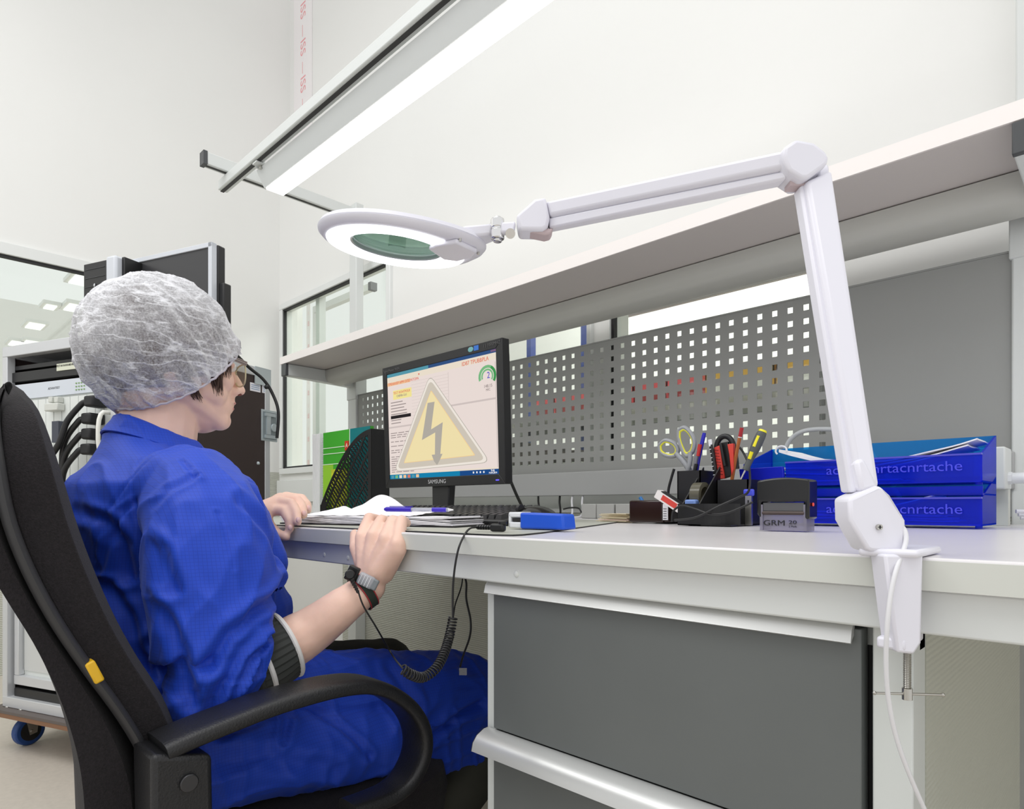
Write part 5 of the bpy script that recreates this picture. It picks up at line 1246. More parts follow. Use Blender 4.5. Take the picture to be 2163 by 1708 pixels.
# right hand, back of the hand towards the camera, fingers curled over the edge
YF0 = .535
def hp(u, v, y): return P(u, v, Y=y)
mcp = [hp(762, 1130, .532), hp(786, 1127, .535), hp(812, 1134, .537), hp(836, 1146, .539)]
pip = [hp(780, 1094, .566), hp(805, 1099, .570), hp(829, 1104, .572), hp(848, 1114, .572)]
dip = [hp(799, 1097, .592), hp(820, 1103, .594), hp(840, 1108, .594), hp(855, 1116, .590)]
tip = [hp(808, 1108, .606), hp(828, 1112, .606), hp(847, 1116, .604), hp(859, 1122, .600)]
for q_ in pip: q_.z = max(q_.z, ZM+.013)
for q_ in dip: q_.z = max(q_.z, ZM+.011)
for q_ in tip: q_.z = ZM+.0085
b.ell(wR, (.024, .022, .024), 18, 12)
for i in range(4):
    base_ = wR.lerp(mcp[i], .12)+V((0, 0, 0))
    b.cap2(base_, mcp[i]+V((0, .004, -.004)), .0175, .0125)
    b.cap2(mcp[i]+V((0, .003, -.003)), pip[i], .0115, .0092); b.cap2(pip[i], dip[i], .0092, .0080); b.cap2(dip[i], tip[i], .0080, .0070)
b.cap2(wR.lerp(mcp[1], .45)+V((0, .008, -.004)), mcp[2]+V((0, .004, -.012)), .018, .014)
b.cap2(wR.lerp(mcp[3], .3)+V((0, .010, 0)), mcp[3]+V((0, .004, -.010)), .016, .013)
th0, th1, th2, th3 = wR+V((-.006, .012, .012)), hp(764, 1185, .536), hp(752, 1155, .536), hp(750, 1128, .552)
b.cap2(th0, th1, .015, .0125); b.cap2(th1, th2, .0120, .0105); b.cap2(th2, th3, .0100, .0085)
# left arm (far)
sL = V((-1.315, .36, .81)); eL = V((-1.43, .40, .60)); wL = P(548, 1080, Y=.505)
b.tube([sL, eL], [.048, .037], 16); b.ell(eL, (.037,)*3, 16, 10); b.tube([eL, eL.lerp(wL, .5), wL], [.037, .034, .024], 16)
def lp(u, v, y): return P(u, v, Y=y)
chains = [[lp(574, 1076, .528), lp(601, 1079, .539), lp(611, 1099, .5405), lp(612, 1118, .5400)],
          [lp(583, 1060, .540), lp(615, 1063, .552), lp(626, 1083, .552), lp(629, 1102, .548)],
          [lp(594, 1053, .556), lp(628, 1056, .572), lp(639, 1073, .573), lp(641, 1088, .570)],
          [lp(606, 1051, .572), lp(637, 1053, .590), lp(648, 1065, .590), lp(650, 1077, .588)]]
for i, c_ in enumerate(chains):
    b.cap2(wL+V((0, .004*i, .002)), c_[0], .0165, .0125); b.cap2(c_[0], c_[1], .0112, .0096); b.cap2(c_[1], c_[2], .0096, .0086); b.cap2(c_[2], c_[3], .0086, .0074)
tl = [wL+V((.005, .004, -.010)), lp(566, 1110, .522), lp(585, 1128, .528), lp(604, 1133, .534)]
b.cap2(tl[0], tl[1], .0150, .0125); b.cap2(tl[1], tl[2], .0120, .0105); b.cap2(tl[2], tl[3], .0102, .0082)
# legs inside the body mesh
for kx, hx_, ky, kz_, ax_, ay_ in ((-.95, -1.05, .86, .385, -.97, .66), (-1.28, -1.22, .90, .385, -1.27, .74)):
    b.tube([(hx_, .40, .46), (kx, ky-.02, kz_)], [.06, .04], 16); b.ell((kx, ky-.02, kz_), (.04,)*3, 16, 10); b.tube([(kx, ky-.02, kz_), (kx, ky-.04, .25), (ax_, ay_, .09)], [.038, .034, .028], 14)
b.ell((-1.13, .40, .47), (.13, .10, .07), 20, 12)
def skin_disp(p, n):
    return .0006*noise.noise(p*70)
body = remesh(b, 'body', skin, man, .0026, 5, .5, skin_disp)
# nails, eyes, lips tint
nailm = mat('nail', (240, 200, 196), .25)
for c_ in chains:
    MB().ell(c_[3]+V((.006, -.002, .004)), (.0035, .0045, .0055), 10, 6).build('nail', nailm, body, smooth=True)
eyem = mat('eye_white', (235, 232, 228), .2); iris = mat('iris', (70, 84, 80), .2)
for sx in (-1, 1):
    MB().ell(h(sx*.031, .0915, 1.016), (.0105, .0105, .0085), 16, 10).build('eye', eyem, man, smooth=True)
    MB().ell(h(sx*.031, .0995, 1.016), (.005, .0035, .005), 12, 8).build('iris', iris, man, smooth=True)
    MB().cap2(h(sx*.044, .080, 1.043), h(sx*.014, .099, 1.042), .0022, .0028).build('eyebrow', mat('brow_hair', (120, 84, 62), .8), man, smooth=True)
lipm = mat('lips', (206, 140, 130), .4)
MB().ell(h(0, .1050, .9585), (.016, .0068, .0038), 16, 8).build('lip', lipm, man, smooth=True)
MB().ell(h(0, .1025, .9485), (.014, .0068, .0042), 16, 8).build('lip', lipm, man, smooth=True)
MB().ell(h(.0125, .1140, .9745), (.0035, .0055, .0026), 10, 6).build('nostril', mat('nostril_dark', (110, 50, 44), .6), man, smooth=True)
# --- hair
hairm = mat('brown_hair', (84, 62, 50), .7, bump=(220, .9, .003, (1, 1, .15)))
hb_ = MB(); hb_.ell(h(0, -.012, 1.040), (.092, .106, .094), 30, 20)
hair = hb_.build('hair', hairm, man, smooth=True)
bm2 = bmesh.new(); bm2.from_mesh(hair.data); 
off = wloc(hair)
bmesh.ops.bisect_plane(bm2, geom=bm2.verts[:]+bm2.edges[:]+bm2.faces[:], plane_co=h(0, .02, .980)-off, plane_no=V((0, .574, -.819)), clear_outer=True); bm2.to_mesh(hair.data); bm2.free()
rng2 = random.Random(11); tb_ = MB()
def tuft(p, q, r, n=8, sp=.006):
    for i in range(n):
        o_ = V((rng2.uniform(-sp, sp)*.6, rng2.uniform(-sp, sp), rng2.uniform(-sp, sp)*.4)); m_ = p.lerp(q, .5)+o_+V((.003, 0, 0))
        tb_.tube([p+o_, m_, q+o_*.6+V((0, rng2.uniform(-.004, .004), rng2.uniform(-.006, .003)))], [r, r*.8, r*.15], 6)
tuft(h(.0660, .050, 1.012), h(.0600, .060, .966), .0016, 34, .010)       # sideburn in front of the ear
tuft(h(.0660, .066, 1.022), h(.0560, .076, .996), .0013, 16, .008)
tuft(h(.0700, -.002, .985), h(.0640, .026, .952), .0017, 34, .010)        # tuft behind the ear
tb_.build('hair_tufts', hairm, man, smooth=True, kind='stuff')
# --- bouffant cap
capf = bpy.data.materials.new('bouffant_fabric'); capf.use_nodes = True; nt = capf.node_tree; bs_ = nt.nodes['Principled BSDF']
bs_.inputs['Base Color'].default_value = (.80, .80, .83, 1); bs_.inputs['Roughness'].default_value = .75
tc = nt.nodes.new('ShaderNodeTexCoord'); mpg = nt.nodes.new('ShaderNodeMapping'); mpg.inputs['Scale'].default_value = (1, 1, 1)
nt.links.new(tc.outputs['Object'], mpg.inputs[0])
n1 = nt.nodes.new('ShaderNodeTexNoise'); n1.inputs['Scale'].default_value = 330; n1.inputs['Detail'].default_value = 4; n1.inputs['Roughness'].default_value = .7
nw = nt.nodes.new('ShaderNodeTexNoise'); nw.inputs['Scale'].default_value = 14; nw.inputs['Detail'].default_value = 3
vm = nt.nodes.new('ShaderNodeVectorMath'); vm.operation = 'MULTIPLY_ADD'; vm.inputs[1].default_value = (.028, .028, .028)
nt.links.new(mpg.outputs[0], nw.inputs['Vector']); nt.links.new(nw.outputs['Color'], vm.inputs[0]); nt.links.new(mpg.outputs[0], vm.inputs[2])
nt.links.new(mpg.outputs[0], n1.inputs['Vector'])
def streak(rot, scl, freq, width, gain):
    mp2 = nt.nodes.new('ShaderNodeMapping'); mp2.inputs['Rotation'].default_value = rot; mp2.inputs['Scale'].default_value = scl
    nt.links.new(vm.outputs[0], mp2.inputs[0]); q = nt.nodes.new('ShaderNodeTexNoise'); q.inputs['Scale'].default_value = freq; q.inputs['Detail'].default_value = 2.5
    nt.links.new(mp2.outputs[0], q.inputs['Vector']); s1_ = nt.nodes.new('ShaderNodeMath'); s1_.operation = 'SUBTRACT'; s1_.inputs[1].default_value = .5; nt.links.new(q.outputs['Fac'], s1_.inputs[0])
    s2_ = nt.nodes.new('ShaderNodeMath'); s2_.operation = 'ABSOLUTE'; nt.links.new(s1_.outputs[0], s2_.inputs[0])
    s3_ = nt.nodes.new('ShaderNodeMapRange'); s3_.inputs[1].default_value = 0; s3_.inputs[2].default_value = width; s3_.inputs[3].default_value = gain; s3_.inputs[4].default_value = 0; nt.links.new(s2_.outputs[0], s3_.inputs[0]); return s3_.outputs[0]
def add_(a_, b_):
    m0_ = nt.nodes.new('ShaderNodeMath'); m0_.operation = 'ADD'; nt.links.new(a_, m0_.inputs[0]); nt.links.new(b_, m0_.inputs[1]); return m0_.outputs[0]
cr0 = add_(add_(streak((.75, 0, 0), (1, .55, 2.6), 10, .016, .42), streak((1.1, .3, 0), (1, .6, 2.2), 19, .022, .26)), streak((-.5, .4, 0), (1, 1, 1.8), 34, .022, .16))
nlow = nt.nodes.new('ShaderNodeTexNoise'); nlow.inputs['Scale'].default_value = 11; nt.links.new(vm.outputs[0], nlow.inputs['Vector'])
nl2 = nt.nodes.new('ShaderNodeMapRange'); nl2.inputs[1].default_value = .35; nl2.inputs[2].default_value = .65; nl2.inputs[3].default_value = -.12; nl2.inputs[4].default_value = .16; nt.links.new(nlow.outputs['Fac'], nl2.inputs[0])
cr1 = add_(cr0, nl2.outputs[0])
class _C: pass
cr = _C(); cr.outputs = [cr1]
c2 = nt.nodes.new('ShaderNodeMapRange'); c2.inputs[1].default_value = .35; c2.inputs[2].default_value = .65; c2.inputs[3].default_value = .25; c2.inputs[4].default_value = .58
nt.links.new(n1.outputs['Fac'], c2.inputs[0])
ad = nt.nodes.new('ShaderNodeMath'); ad.operation = 'ADD'; ad.use_clamp = True; nt.links.new(cr.outputs[0], ad.inputs[0]); nt.links.new(c2.outputs[0], ad.inputs[1])
lw_ = nt.nodes.new('ShaderNodeLayerWeight'); lw_.inputs[0].default_value = .42
ad2 = nt.nodes.new('ShaderNodeMath'); ad2.operation = 'MULTIPLY_ADD'; ad2.use_clamp = True; ad2.inputs[1].default_value = .55; nt.links.new(lw_.outputs['Facing'], ad2.inputs[0]); nt.links.new(ad.outputs[0], ad2.inputs[2])
tr_ = nt.nodes.new('ShaderNodeBsdfTransparent'); mx_ = nt.nodes.new('ShaderNodeMixShader')
nt.links.new(ad2.outputs[0], mx_.inputs[0]); nt.links.new(tr_.outputs[0], mx_.inputs[1]); nt.links.new(bs_.outputs[0], mx_.inputs[2]); nt.links.new(mx_.outputs[0], nt.nodes['Material Output'].inputs[0])
bmp = nt.nodes.new('ShaderNodeBump'); bmp.inputs['Strength'].default_value = .6; bmp.inputs['Distance'].default_value = .003; nt.links.new(ad.outputs[0], bmp.inputs['Height']); nt.links.new(bmp.outputs[0], bs_.inputs['Normal'])
n_ax = V((0, -.574, .819)); d_ax = V((0, .819, .574)); x_ax = V((1, 0, 0)); C0 = V((PX, .378, .997))
def ridge(x): return 1-abs(2*(x-math.floor(x))-1)
cb = bmesh.new(); NA, NR = 150, 64; grid_ = []
for j in range(NR+1):
    t = j/NR; row = []
    if t < .62:
        a = t/.62*PI/2; hgt = .056+.110*math.cos(a); rd = math.sin(a)
    else:
        q = (t-.62)/.38; hgt = .056*(1-q)-.010*math.sin(q*PI); rd = 1-.13*q**1.6
    for i in range(NA):
        az = 2*PI*i/NA; ca, sa = math.cos(az), math.sin(az)
        rx, ry = .104*rd, .120*rd
        if t > .62: rx = .104-(.104-.082)*((t-.62)/.38)**1.5; ry = .120-(.120-.112)*((t-.62)/.38)**1.6
        p = C0+n_ax*hgt+x_ax*(rx*ca)+d_ax*(ry*sa)
        p -= n_ax*(.027*max(0, (t-.45)/.55)**1.3*abs(ca)**1.3*(1-.35*sa))
        # pleats: radial folds fading towards the crown, plus crumples
        fold = (noise.noise(V((ca*4.5, sa*4.5, .6*t)))*.0050+.0060*max(0, 1-abs(noise.noise(V((ca*7, sa*7, 1.1*t+3))))*3.2)**2-.0015)*min(1, t*2.0)
        s_ = p*28+V((noise.noise(p*18), noise.noise(p*18+V((5, 5, 5))), 0))*2.0
        cr_ = (1-abs(noise.noise(s_))*2.2); crum = .0030*max(0, cr_)**3-.001
        gather = .0022*math.sin(az*46+3*noise.noise(V((ca*3, sa*3, 0))))*max(0, (t-.75)/.25)**1.5
        nrm = (p-(C0+n_ax*.045)).normalized()
        p += nrm*(fold+crum+gather)
        row.append(cb.verts.new(p))
    grid_.append(row)
for j in range(NR):
    for i in range(NA): cb.faces.new([grid_[j][i], grid_[j][(i+1) % NA], grid_[j+1][(i+1) % NA], grid_[j+1][i]])
m_ = MB(); m_.b.free(); m_.b = cb; capo = m_.build('bouffant_cap', capf, man, smooth=False, weld=True); capo.data.shade_smooth()
el = MB(); el.tube([C0-n_ax*.001+x_ax*(.0835*math.cos(2*PI*i/90))+d_ax*(.113*math.sin(2*PI*i/90))+n_ax*(.0010*math.sin(i*2.3)-.027*abs(math.cos(2*PI*i/90))**1.3*(1-.35*math.sin(2*PI*i/90))) for i in range(91)], .0019, 7); el.build('elastic_edge', mat('elastic_white', (196, 190, 198), .9), capo, smooth=True)
# --- glasses
gl = MB(); gm = mat('glasses_metal', (150, 138, 132), .3, .6); gc = tint('clear_lens', (250, 250, 245), (225, 225, 215), .12, .03)
tmp = h(.072, .030, 1.036); hin = h(.060, .108, 1.020)
g0 = bpy.data.objects.new('x', None)
glo = MB().obox(tmp.lerp(hin, .5), ((hin-tmp).length, .0028, .0075), ((hin-tmp).normalized(), V((1, 0, 0)), (hin-tmp).normalized().cross(V((1, 0, 0))))).build('glasses', gm, man, bevel=.0006)
for dz in (-.0018, .0018): MB().obox(tmp.lerp(hin, .5)+V((.0016, 0, dz)), ((hin-tmp).length*.96, .0006, .0009), ((hin-tmp).normalized(), V((1, 0, 0)), (hin-tmp).normalized().cross(V((1, 0, 0))))).build('temple_groove', mat('groove', (96, 86, 84), .4), glo)
tmpL = h(-.072, .030, 1.036); hinL = h(-.060, .108, 1.020)
MB().obox(tmpL.lerp(hinL, .5), ((hin-tmp).length, .0028, .0075), ((hinL-tmpL).normalized(), V((1, 0, 0)), (hinL-tmpL).normalized().cross(V((1, 0, 0))))).build('temple', gm, glo)
for sx in (-1, 1):
    cc = h(sx*.033, .1105, 1.004); rr_ = []
    for k in range(29):
        a = 2*PI*k/28; ca, sa = math.cos(a), math.sin(a)
        rr_.append(cc+V((.0265*math.copysign(abs(ca)**.75, ca), -.006*abs(ca)*0-.0045*(ca*sx > 0)*abs(ca), .0185*math.copysign(abs(sa)**.75, sa))))
    MB().tube(rr_, .0013, 6).build('rim', mat('clear_rim', (196, 186, 150), .2), glo, smooth=True)
    MB().prism(rr_[:-1], (0, .0012, 0)).build('lens', gc, glo)
MB().tube([h(-.007, .112, 1.010), h(0, .115, 1.012), h(.007, .112, 1.010)], .0015, 8).build('bridge', gm, glo, smooth=True)

# --- coat
coatm = bpy.data.materials.new('blue_coat'); coatm.use_nodes = True; nt = coatm.node_tree; bs_ = nt.nodes['Principled BSDF']
bs_.inputs['Roughness'].default_value = .62; bs_.inputs['Specular IOR Level'].default_value = .35; bs_.inputs['Sheen Weight'].default_value = .15; bs_.inputs['Sheen Tint'].default_value = (.4, .5, 1, 1)
tc = nt.nodes.new('ShaderNodeTexCoord'); sep = nt.nodes.new('ShaderNodeSeparateXYZ'); nt.links.new(tc.outputs['Object'], sep.inputs[0])
def line(sock, freq):
    m1 = nt.nodes.new('ShaderNodeMath'); m1.operation = 'MULTIPLY'; m1.inputs[1].default_value = freq; nt.links.new(sock, m1.inputs[0])
    m2 = nt.nodes.new('ShaderNodeMath'); m2.operation = 'FRACT'; nt.links.new(m1.outputs[0], m2.inputs[0])
    m3 = nt.nodes.new('ShaderNodeMath'); m3.operation = 'LESS_THAN'; m3.inputs[1].default_value = .12; nt.links.new(m2.outputs[0], m3.inputs[0]); return m3.outputs[0]
la, lb3 = line(sep.outputs[1], 230), line(sep.outputs[2], 230)
mxm = nt.nodes.new('ShaderNodeMath'); mxm.operation = 'MAXIMUM'; nt.links.new(la, mxm.inputs[0]); nt.links.new(lb3, mxm.inputs[1])
cm = nt.nodes.new('ShaderNodeMix'); cm.data_type = 'RGBA'; cm.inputs[6].default_value = srgb((26, 68, 190))+(1,); cm.inputs[7].default_value = srgb((23, 59, 172))+(1,)
nt.links.new(mxm.outputs[0], cm.inputs[0]); nt.links.new(cm.outputs[2], bs_.inputs['Base Color'])
nn_ = nt.nodes.new('ShaderNodeTexNoise'); nn_.inputs['Scale'].default_value = 900; bp = nt.nodes.new('ShaderNodeBump'); bp.inputs['Strength'].default_value = .15; bp.inputs['Distance'].default_value = .0005
nt.links.new(tc.outputs['Object'], nn_.inputs['Vector']); nt.links.new(nn_.outputs['Fac'], bp.inputs['Height']); nt.links.new(bp.outputs[0], bs_.inputs['Normal'])
b = MB()
def ring(cx, cy, z, a_, bb, e=.85, n=36, tilt=0.):
    return [V((cx+a_*math.copysign(abs(math.cos(t))**e, math.cos(t)), cy+bb*math.copysign(abs(math.sin(t))**e, math.sin(t)), z+tilt*math.sin(t))) for t in [2*PI*k/n for k in range(n)]]
torso = [ring(-1.15, .352, .893, .067, .066, tilt=-.03), ring(-1.15, .348, .866, .086, .076, tilt=-.02), ring(-1.15, .348, .846, .150, .094), ring(-1.15, .352, .81, .185, .125), ring(-1.15, .362, .75, .185, .145), ring(-1.15, .374, .68, .172, .142), ring(-1.15, .39, .61, .175, .160), ring(-1.15, .392, .55, .180, .155), ring(-1.14, .395, .48, .185, .145), ring(-1.14, .40, .41, .18, .13)]
b.loft(torso)
# right sleeve
s1 = V((-.995, .345, .805)); s2 = P(440, 1130, X=-.915); s3 = P(450, 1260, X=-.885); s4 = P(455, 1385, X=-.868)
b.tube(spath([s1, s2, s3, s4], 4), [.066, .070, .074, .077, .080, .082, .083, .083, .081, .079, .077, .074, .070], 26)
b.ell(s1, (.064, .075, .060), 24, 14)
b.ell(P(462, 1420, X=-.865), (.058, .062, .060), 24, 14)
b.ell(P(425, 1470, X=-.862), (.045, .040, .036), 20, 12)
b.cap2(P(470, 1400, X=-.862), P(535, 1392, X=-.860), .066, .058)
b.cap2(P(545, 1215, X=-.90), P(470, 1200, X=-.90), .038, .055)
b.cap2(P(500, 1060, X=-.99), P(555, 1190, X=-.97), .036, .036)
# left sleeve
b.cap2(V((-1.30, .35, .80)), V((-1.42, .41, .60)), .070, .070); b.cap2(V((-1.42, .41, .60)), V((-1.33, .50, .70)), .065, .050)
# lap
b.cap2((-1.03, .33, .455), (-.955, .84, .405), .105, .082); b.cap2((-1.22, .39, .45), (-1.20, .62, .42), .09, .085)
b.cap2((-1.12, .38, .46), (-1.06, .76, .41), .09, .07)
b.ell((-1.12, .385, .45), (.19, .14, .09), 28, 14)
b.cap2((-.93, .34, .42), (-.90, .62, .385), .062, .055)
b.hexa([(-1.0, .60, .30), (-.885, .60, .31), (-.885, .93, .285), (-1.0, .93, .30)], [(-1.0, .60, .40), (-.885, .60, .40), (-.885, .93, .36), (-1.0, .93, .36)])
gc0 = P(470, 1375, X=-.80); gdir = (P(565, 1250, X=-.86)-P(395, 1490, X=-.86)).normalized(); gper = gdir.cross(V((1, 0, 0))).normalized()
CREASE = []
for pts_, w_, dp_ in (([(430, 1008), (380, 1035), (335, 1080), (310, 1150), (303, 1230)], .0035, .0035), ([(430, 1008), (424, 975)], .003, .003),
                      ([(592, 1238), (545, 1268), (500, 1283), (445, 1325), (412, 1385)], .010, .012), ([(565, 1292), (505, 1312), (462, 1350), (432, 1420), (402, 1500)], .007, .008),
                      ([(555, 1312), (520, 1345), (480, 1380), (455, 1430), (440, 1490)], .005, .006), ([(250, 1075), (300, 1105), (335, 1160), (348, 1240)], .008, .008),
                      ([(315, 1260), (350, 1330), (370, 1400), (385, 1470)], .007, .007), ([(520, 1330), (500, 1400), (470, 1450)], .004, .004), ([(445, 1085), (452, 1130), (458, 1195)], .003, .0022),
                      ([(655, 1495), (600, 1570)], .006, .006), ([(655, 1495), (560, 1535), (480, 1560)], .007, .006), ([(655, 1495), (720, 1530), (770, 1590)], .006, .005), ([(500, 1060), (560, 1120), (590, 1190)], .008, .005),
                      ([(700, 1400), (660, 1440), (640, 1500)], .008, .006), ([(930, 1560), (990, 1510), (1025, 1490)], .008, .010), ([(440, 1620), (560, 1600), (700, 1620)], .012, .006), ([(870, 1430), (900, 1500), (880, 1600)], .010, .005)):
    CREASE.append(([P(u, v, X=-.865) for u, v in pts_], w_, dp_))
def crease_d(p):
    d = 0
    for pts_, w_, dp_ in CREASE:
        best = 9
        for a_, c_ in zip(pts_[:-1], pts_[1:]):
            ay, az = c_.y-a_.y, c_.z-a_.z; t_ = max(0, min(1, ((p.y-a_.y)*ay+(p.z-a_.z)*az)/(ay*ay+az*az)))
            q = (p.y-a_.y-ay*t_)**2+(p.z-a_.z-az*t_)**2
            if q < best: best = q
        x = math.sqrt(best)/w_
        if x < 3.5: d += -dp_*math.exp(-x*x)+dp_*.55*math.exp(-((x-1.7)**2)*1.6)
    return d
def coat_disp(p, n):
    d = .0035*noise.noise(p*11+V((3, 1, 7)))
    if n.x > .1: d += crease_d(p)*min(1, n.x*2)
    q = V((p.x*10, p.y*26, p.z*9+p.y*10)); f = 1-abs(noise.noise(q))*2.4; d += .0038*max(0, f)**2
    # diagonal gathers of the rolled sleeve
    e = p-gc0; r_ = e.length
    if r_ < .17 and p.x > -1.0:
        w = max(0, 1-(r_/.17)**2); t_ = e.dot(gdir); c__ = e.dot(gper)+.012*noise.noise(p*16)
        d += .0040*w*(1-abs(math.sin(c__*75+t_*10))**.7*1.6)
    if p.z < .56:
        q = V((p.x*7, p.y*6+p.z*14, p.z*17-p.y*6)); f = 1-abs(noise.noise(q+V((9, 2, 4))))*2.6; d += .0050*max(0, f)**2
    # armhole seam
    sd_ = abs(((p-V((-1.02, .36, .80))).dot(V((.86, .10, -.50)))) )
    if p.z > .70 and p.x > -1.1 and sd_ < .0035: d -= .0022*(1-sd_/.0035)
    return d
cutc = P(560, 1395, X=-.86); cutp = P(526, 1395, X=-.86); cutn = (P(640, 1413, X=-.86)-P(500, 1388, X=-.86)); cutn.x = 0; cutn.normalize()
coat = remesh(b, 'work_coat', coatm, man, .0036, 7, .5, coat_disp)
# cut the neck opening
bm2 = bmesh.new(); bm2.from_mesh(coat.data); off = wloc(coat)
ctr = P(470, 1400, X=-.862)
def inreg(c_): return c_.x > -.975 and c_.z > P(548, 1520, X=-.86).z and c_.z < .66 and c_.y < .56 and c_.y > .30
reg = [f for f in bm2.faces if inreg(f.calc_center_median()+off) and abs((f.calc_center_median()+off-cutp).dot(cutn)) < .012]
gg = set(reg); [gg.update(f.edges) for f in reg]; [gg.update(f.verts) for f in reg]
bmesh.ops.bisect_plane(bm2, geom=list(gg), plane_co=cutp-off, plane_no=cutn)
kill = []
for f in bm2.faces:
    c_ = f.calc_center_median()+off
    if (c_.x+1.15)**2+(c_.y-.352)**2 < .058**2 and c_.z > .84: kill.append(f)
    elif inreg(c_) and (c_-cutp).dot(cutn) > 0 and (c_-cutc).length < .105 and c_.x > -.93: kill.append(f)
bmesh.ops.delete(bm2, geom=kill, context='FACES'); bm2.to_mesh(coat.data); bm2.free()
# collar
cl_ = MB(); nC = 40; r0, r1, r2, r3 = [], [], [], []
rows = [[], [], [], [], []]
for k in range(nC+1):
    a = math.radians(-215+250*k/nC+0)        # from left front round the back to right front
    ca, sa = math.cos(a), math.sin(a)
    front_ = max(0, sa)                      # 1 at the front
    base_c = V((PX, .354, 0))
    zt_ = .928-.034*(sa+1)
    inn = base_c+V((ca*.060, sa*.060, zt_-.022)); top_ = base_c+V((ca*.0635, sa*.0635, zt_))
    mid_ = base_c+V((ca*.073, sa*.071, zt_-.012)); low_ = base_c+V((ca*.100, sa*.092+(.010*front_), zt_-.038-.004*front_)); in2 = base_c+V((ca*.088, sa*.080, zt_-.034))
    for r_, p in zip(rows, (inn, top_, mid_, low_, in2)): r_.append(cl_.b.verts.new(p))
for j in range(4):
    for k in range(nC): cl_.b.faces.new([rows[j][k], rows[j][k+1], rows[j+1][k+1], rows[j+1][k]])
co = cl_.build('collar', coatm, coat, smooth=True)
sl_ = co.modifiers.new('s', 'SOLIDIFY'); sl_.thickness = .0028; sb_ = co.modifiers.new('b', 'SUBSURF'); sb_.levels = 1; sb_.render_levels = 1
# collar points
for sx in (1, -1):
    p = V((PX+sx*.078, .405, .858)); MB().prism([p+V((0, -.02, .012)), p+V((-sx*.03, .026, .0)), p+V((-sx*.006, .045, -.022)), p+V((sx*.012, .005, -.010))], (sx*.002, .001, .003)).build('collar_point', coatm, coat, bevel=.0008)
# knitted cuff turned back at the elbow, with white edges
knit = mat('charcoal_knit', (58, 60, 58), .9); wave_bump(knit, 1, 0, .0)
cA = P(540, 1395, X=-.861); cB = P(602, 1362, X=-.858); cd = (cB-cA).normalized()
nt = knit.node_tree
cf = MB(); rings = []; nK = 96; u_ax = cd.cross(V((1, 0, 0))).normalized(); v_ax = cd.cross(u_ax)
L_ = (cB-cA).length
for i in range(14):
    t = i/13; c_ = cA-cd*.020+cd*(L_+.020)*t; R_ = .0500-.0035*t+.004*math.sin(PI*t)
    rings.append([c_+(u_ax*math.cos(2*PI*k/nK)+v_ax*math.sin(2*PI*k/nK)*.92)*(R_+.0011*math.sin(k*2*PI/nK*32)+.002*noise.noise(V((k*.08, t*3, 2)))) for k in range(nK)])
cf.loft(rings, False); cuff = cf.build('knitted_cuff', knit, man, smooth=True); cuff.data.shade_smooth(); s_ = cuff.modifiers.new('s', 'SOLIDIFY'); s_.thickness = .002
wm = mat('white_trim', (232, 230, 228), .9)
for c_, R_, tr in ((cB+cd*.001, .0470, .0034), (cA+cd*.002, .0530, .0036)):
    MB().tube([c_+(u_ax*math.cos(2*PI*k/48)+v_ax*math.sin(2*PI*k/48)*.92)*R_ for k in range(49)], tr, 8).build('white_edge', wm, cuff, smooth=True)
MB().tube([cA-cd*.014+(u_ax*math.cos(2*PI*k/48)+v_ax*math.sin(2*PI*k/48)*.92)*.0505 for k in range(49)], .0042, 8).build('dark_edge', knit, cuff, smooth=True)
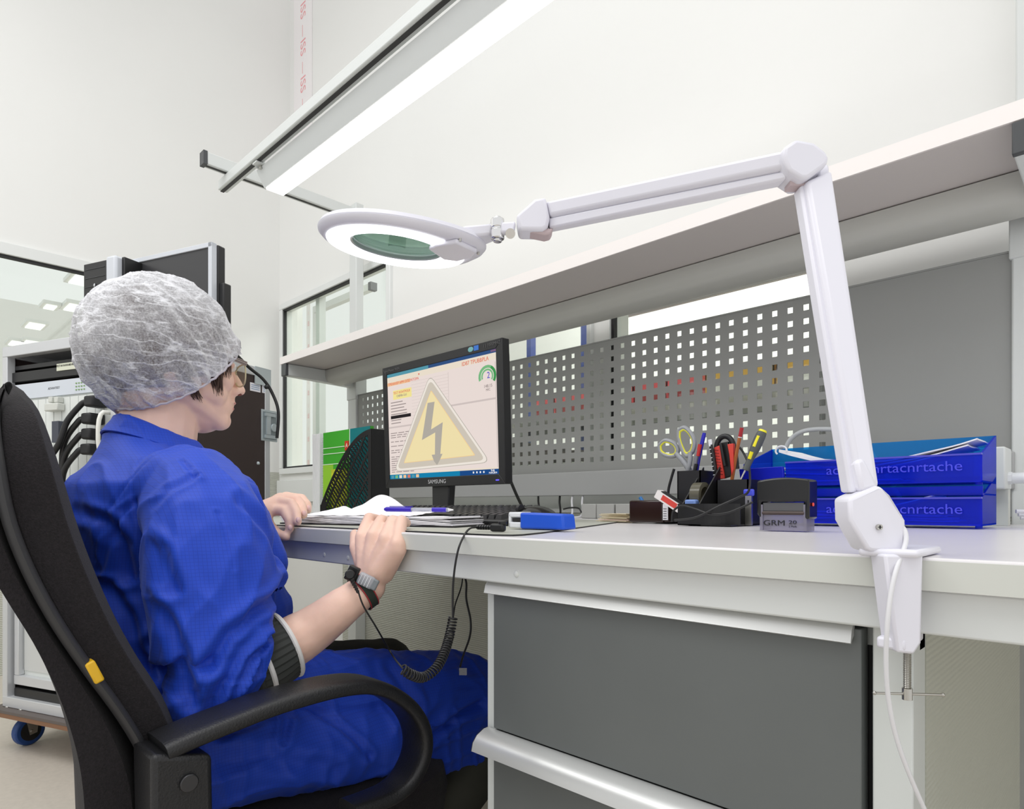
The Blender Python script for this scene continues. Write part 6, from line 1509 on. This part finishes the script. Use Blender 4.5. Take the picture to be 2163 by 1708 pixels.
# --- trousers and shoes
trm = mat('dark_olive_trousers', (58, 58, 50), .85, bump=(60, .3, .003)); blt = mat('black_trousers', (20, 20, 22), .9)
b = MB(); b.cap2((-1.06, .34, .44), (-.958, .87, .380), .085, .075); b.tube([(-.958, .865, .37), (-.955, .83, .25), (-.965, .70, .10)], [.076, .072, .055], 20)
b.cap2((-1.22, .42, .44), (-1.285, .88, .385), .080, .080); b.tube([(-1.285, .88, .38), (-1.275, .84, .25), (-1.27, .74, .10)], [.080, .068, .055], 20)
b.ell((-1.13, .40, .44), (.15, .11, .075), 24, 12)
remesh(b, 'trousers', trm, man, .007, 4, .5, lambda p, n: .005*noise.noise(p*14))
for x, y in ((-.965, .70), (-1.27, .74)):
    b = MB(); b.ell((x, y+.05, .040), (.046, .125, .032), 20, 12); b.ell((x, y-.02, .065), (.042, .055, .045), 18, 10)
    remesh(b, 'shoe', blk, man, .006, 3)
# --- wrist strap
sd1 = (wR-f3).normalized(); un = sd1.cross(FW).normalized(); vn = sd1.cross(un)
sc_ = P(786, 1243, D=.940); 
def band(c_, R_, t0, t1, w_, m, nm, par, tilt=0., n=30, th=.0016):
    b = MB(); rings = []
    for i in range(n+1):
        a = t0+(t1-t0)*i/n; d_ = un*math.cos(a)+vn*math.sin(a)
        o_ = c_+sd1*tilt*math.sin(a)
        rings.append([o_+d_*R_-sd1*w_/2, o_+d_*R_+sd1*w_/2, o_+d_*(R_+th)+sd1*w_/2, o_+d_*(R_+th)-sd1*w_/2])
    b.loft(rings); return b.build(nm, m, par, smooth=True)
stg = mat('strap_dark_green', (44, 52, 44), .8); strd = mat('strap_red_edge', (168, 40, 50), .7)
cS = f3.lerp(wR, .72)
st2 = band(cS, .0262, 0, 2*PI, .014, stg, 'band', wb2, .003)
for s_ in (-1, 1): band(cS+sd1*s_*.0062, .0266, 0, 2*PI, .0014, strd, 'red_edge', st2, .003)
to_cam = (V((0, 0, CZ))-cS).normalized(); q = cS+to_cam*.026
q = P(768, 1223, D=(q-V((0, 0, CZ))).dot(FW)-.001)
dd = (P(790, 1230, D=.9)-P(745, 1208, D=.9)).normalized(); nn2 = (FW*-1); up2 = nn2.cross(dd).normalized()
MB().obox(q+dd*.004, (.024, .018, .008), (dd, up2, nn2)).build('clear_clasp', tint('clasp_clear', (225, 228, 235), (205, 208, 214), .55, .1), wb2, bevel=.003)
for i in range(4): MB().obox(q+dd*(-.004+.0045*i)+nn2*.0045, (.0008, .015, .0008), (dd, up2, nn2)).build('clasp_rib', mat('clasp_rib', (236, 238, 242), .2), wb2)
MB().obox(q+dd*.017+nn2*.001, (.010, .016, .005), (dd, up2, nn2)).build('grey_pad', mat('grey_pad', (128, 134, 138), .5), wb2, bevel=.002)
MB().obox(q-dd*.018-nn2*.002, (.016, .022, .010), (dd, up2, nn2)).build('black_block', blk, wb2, bevel=.002)
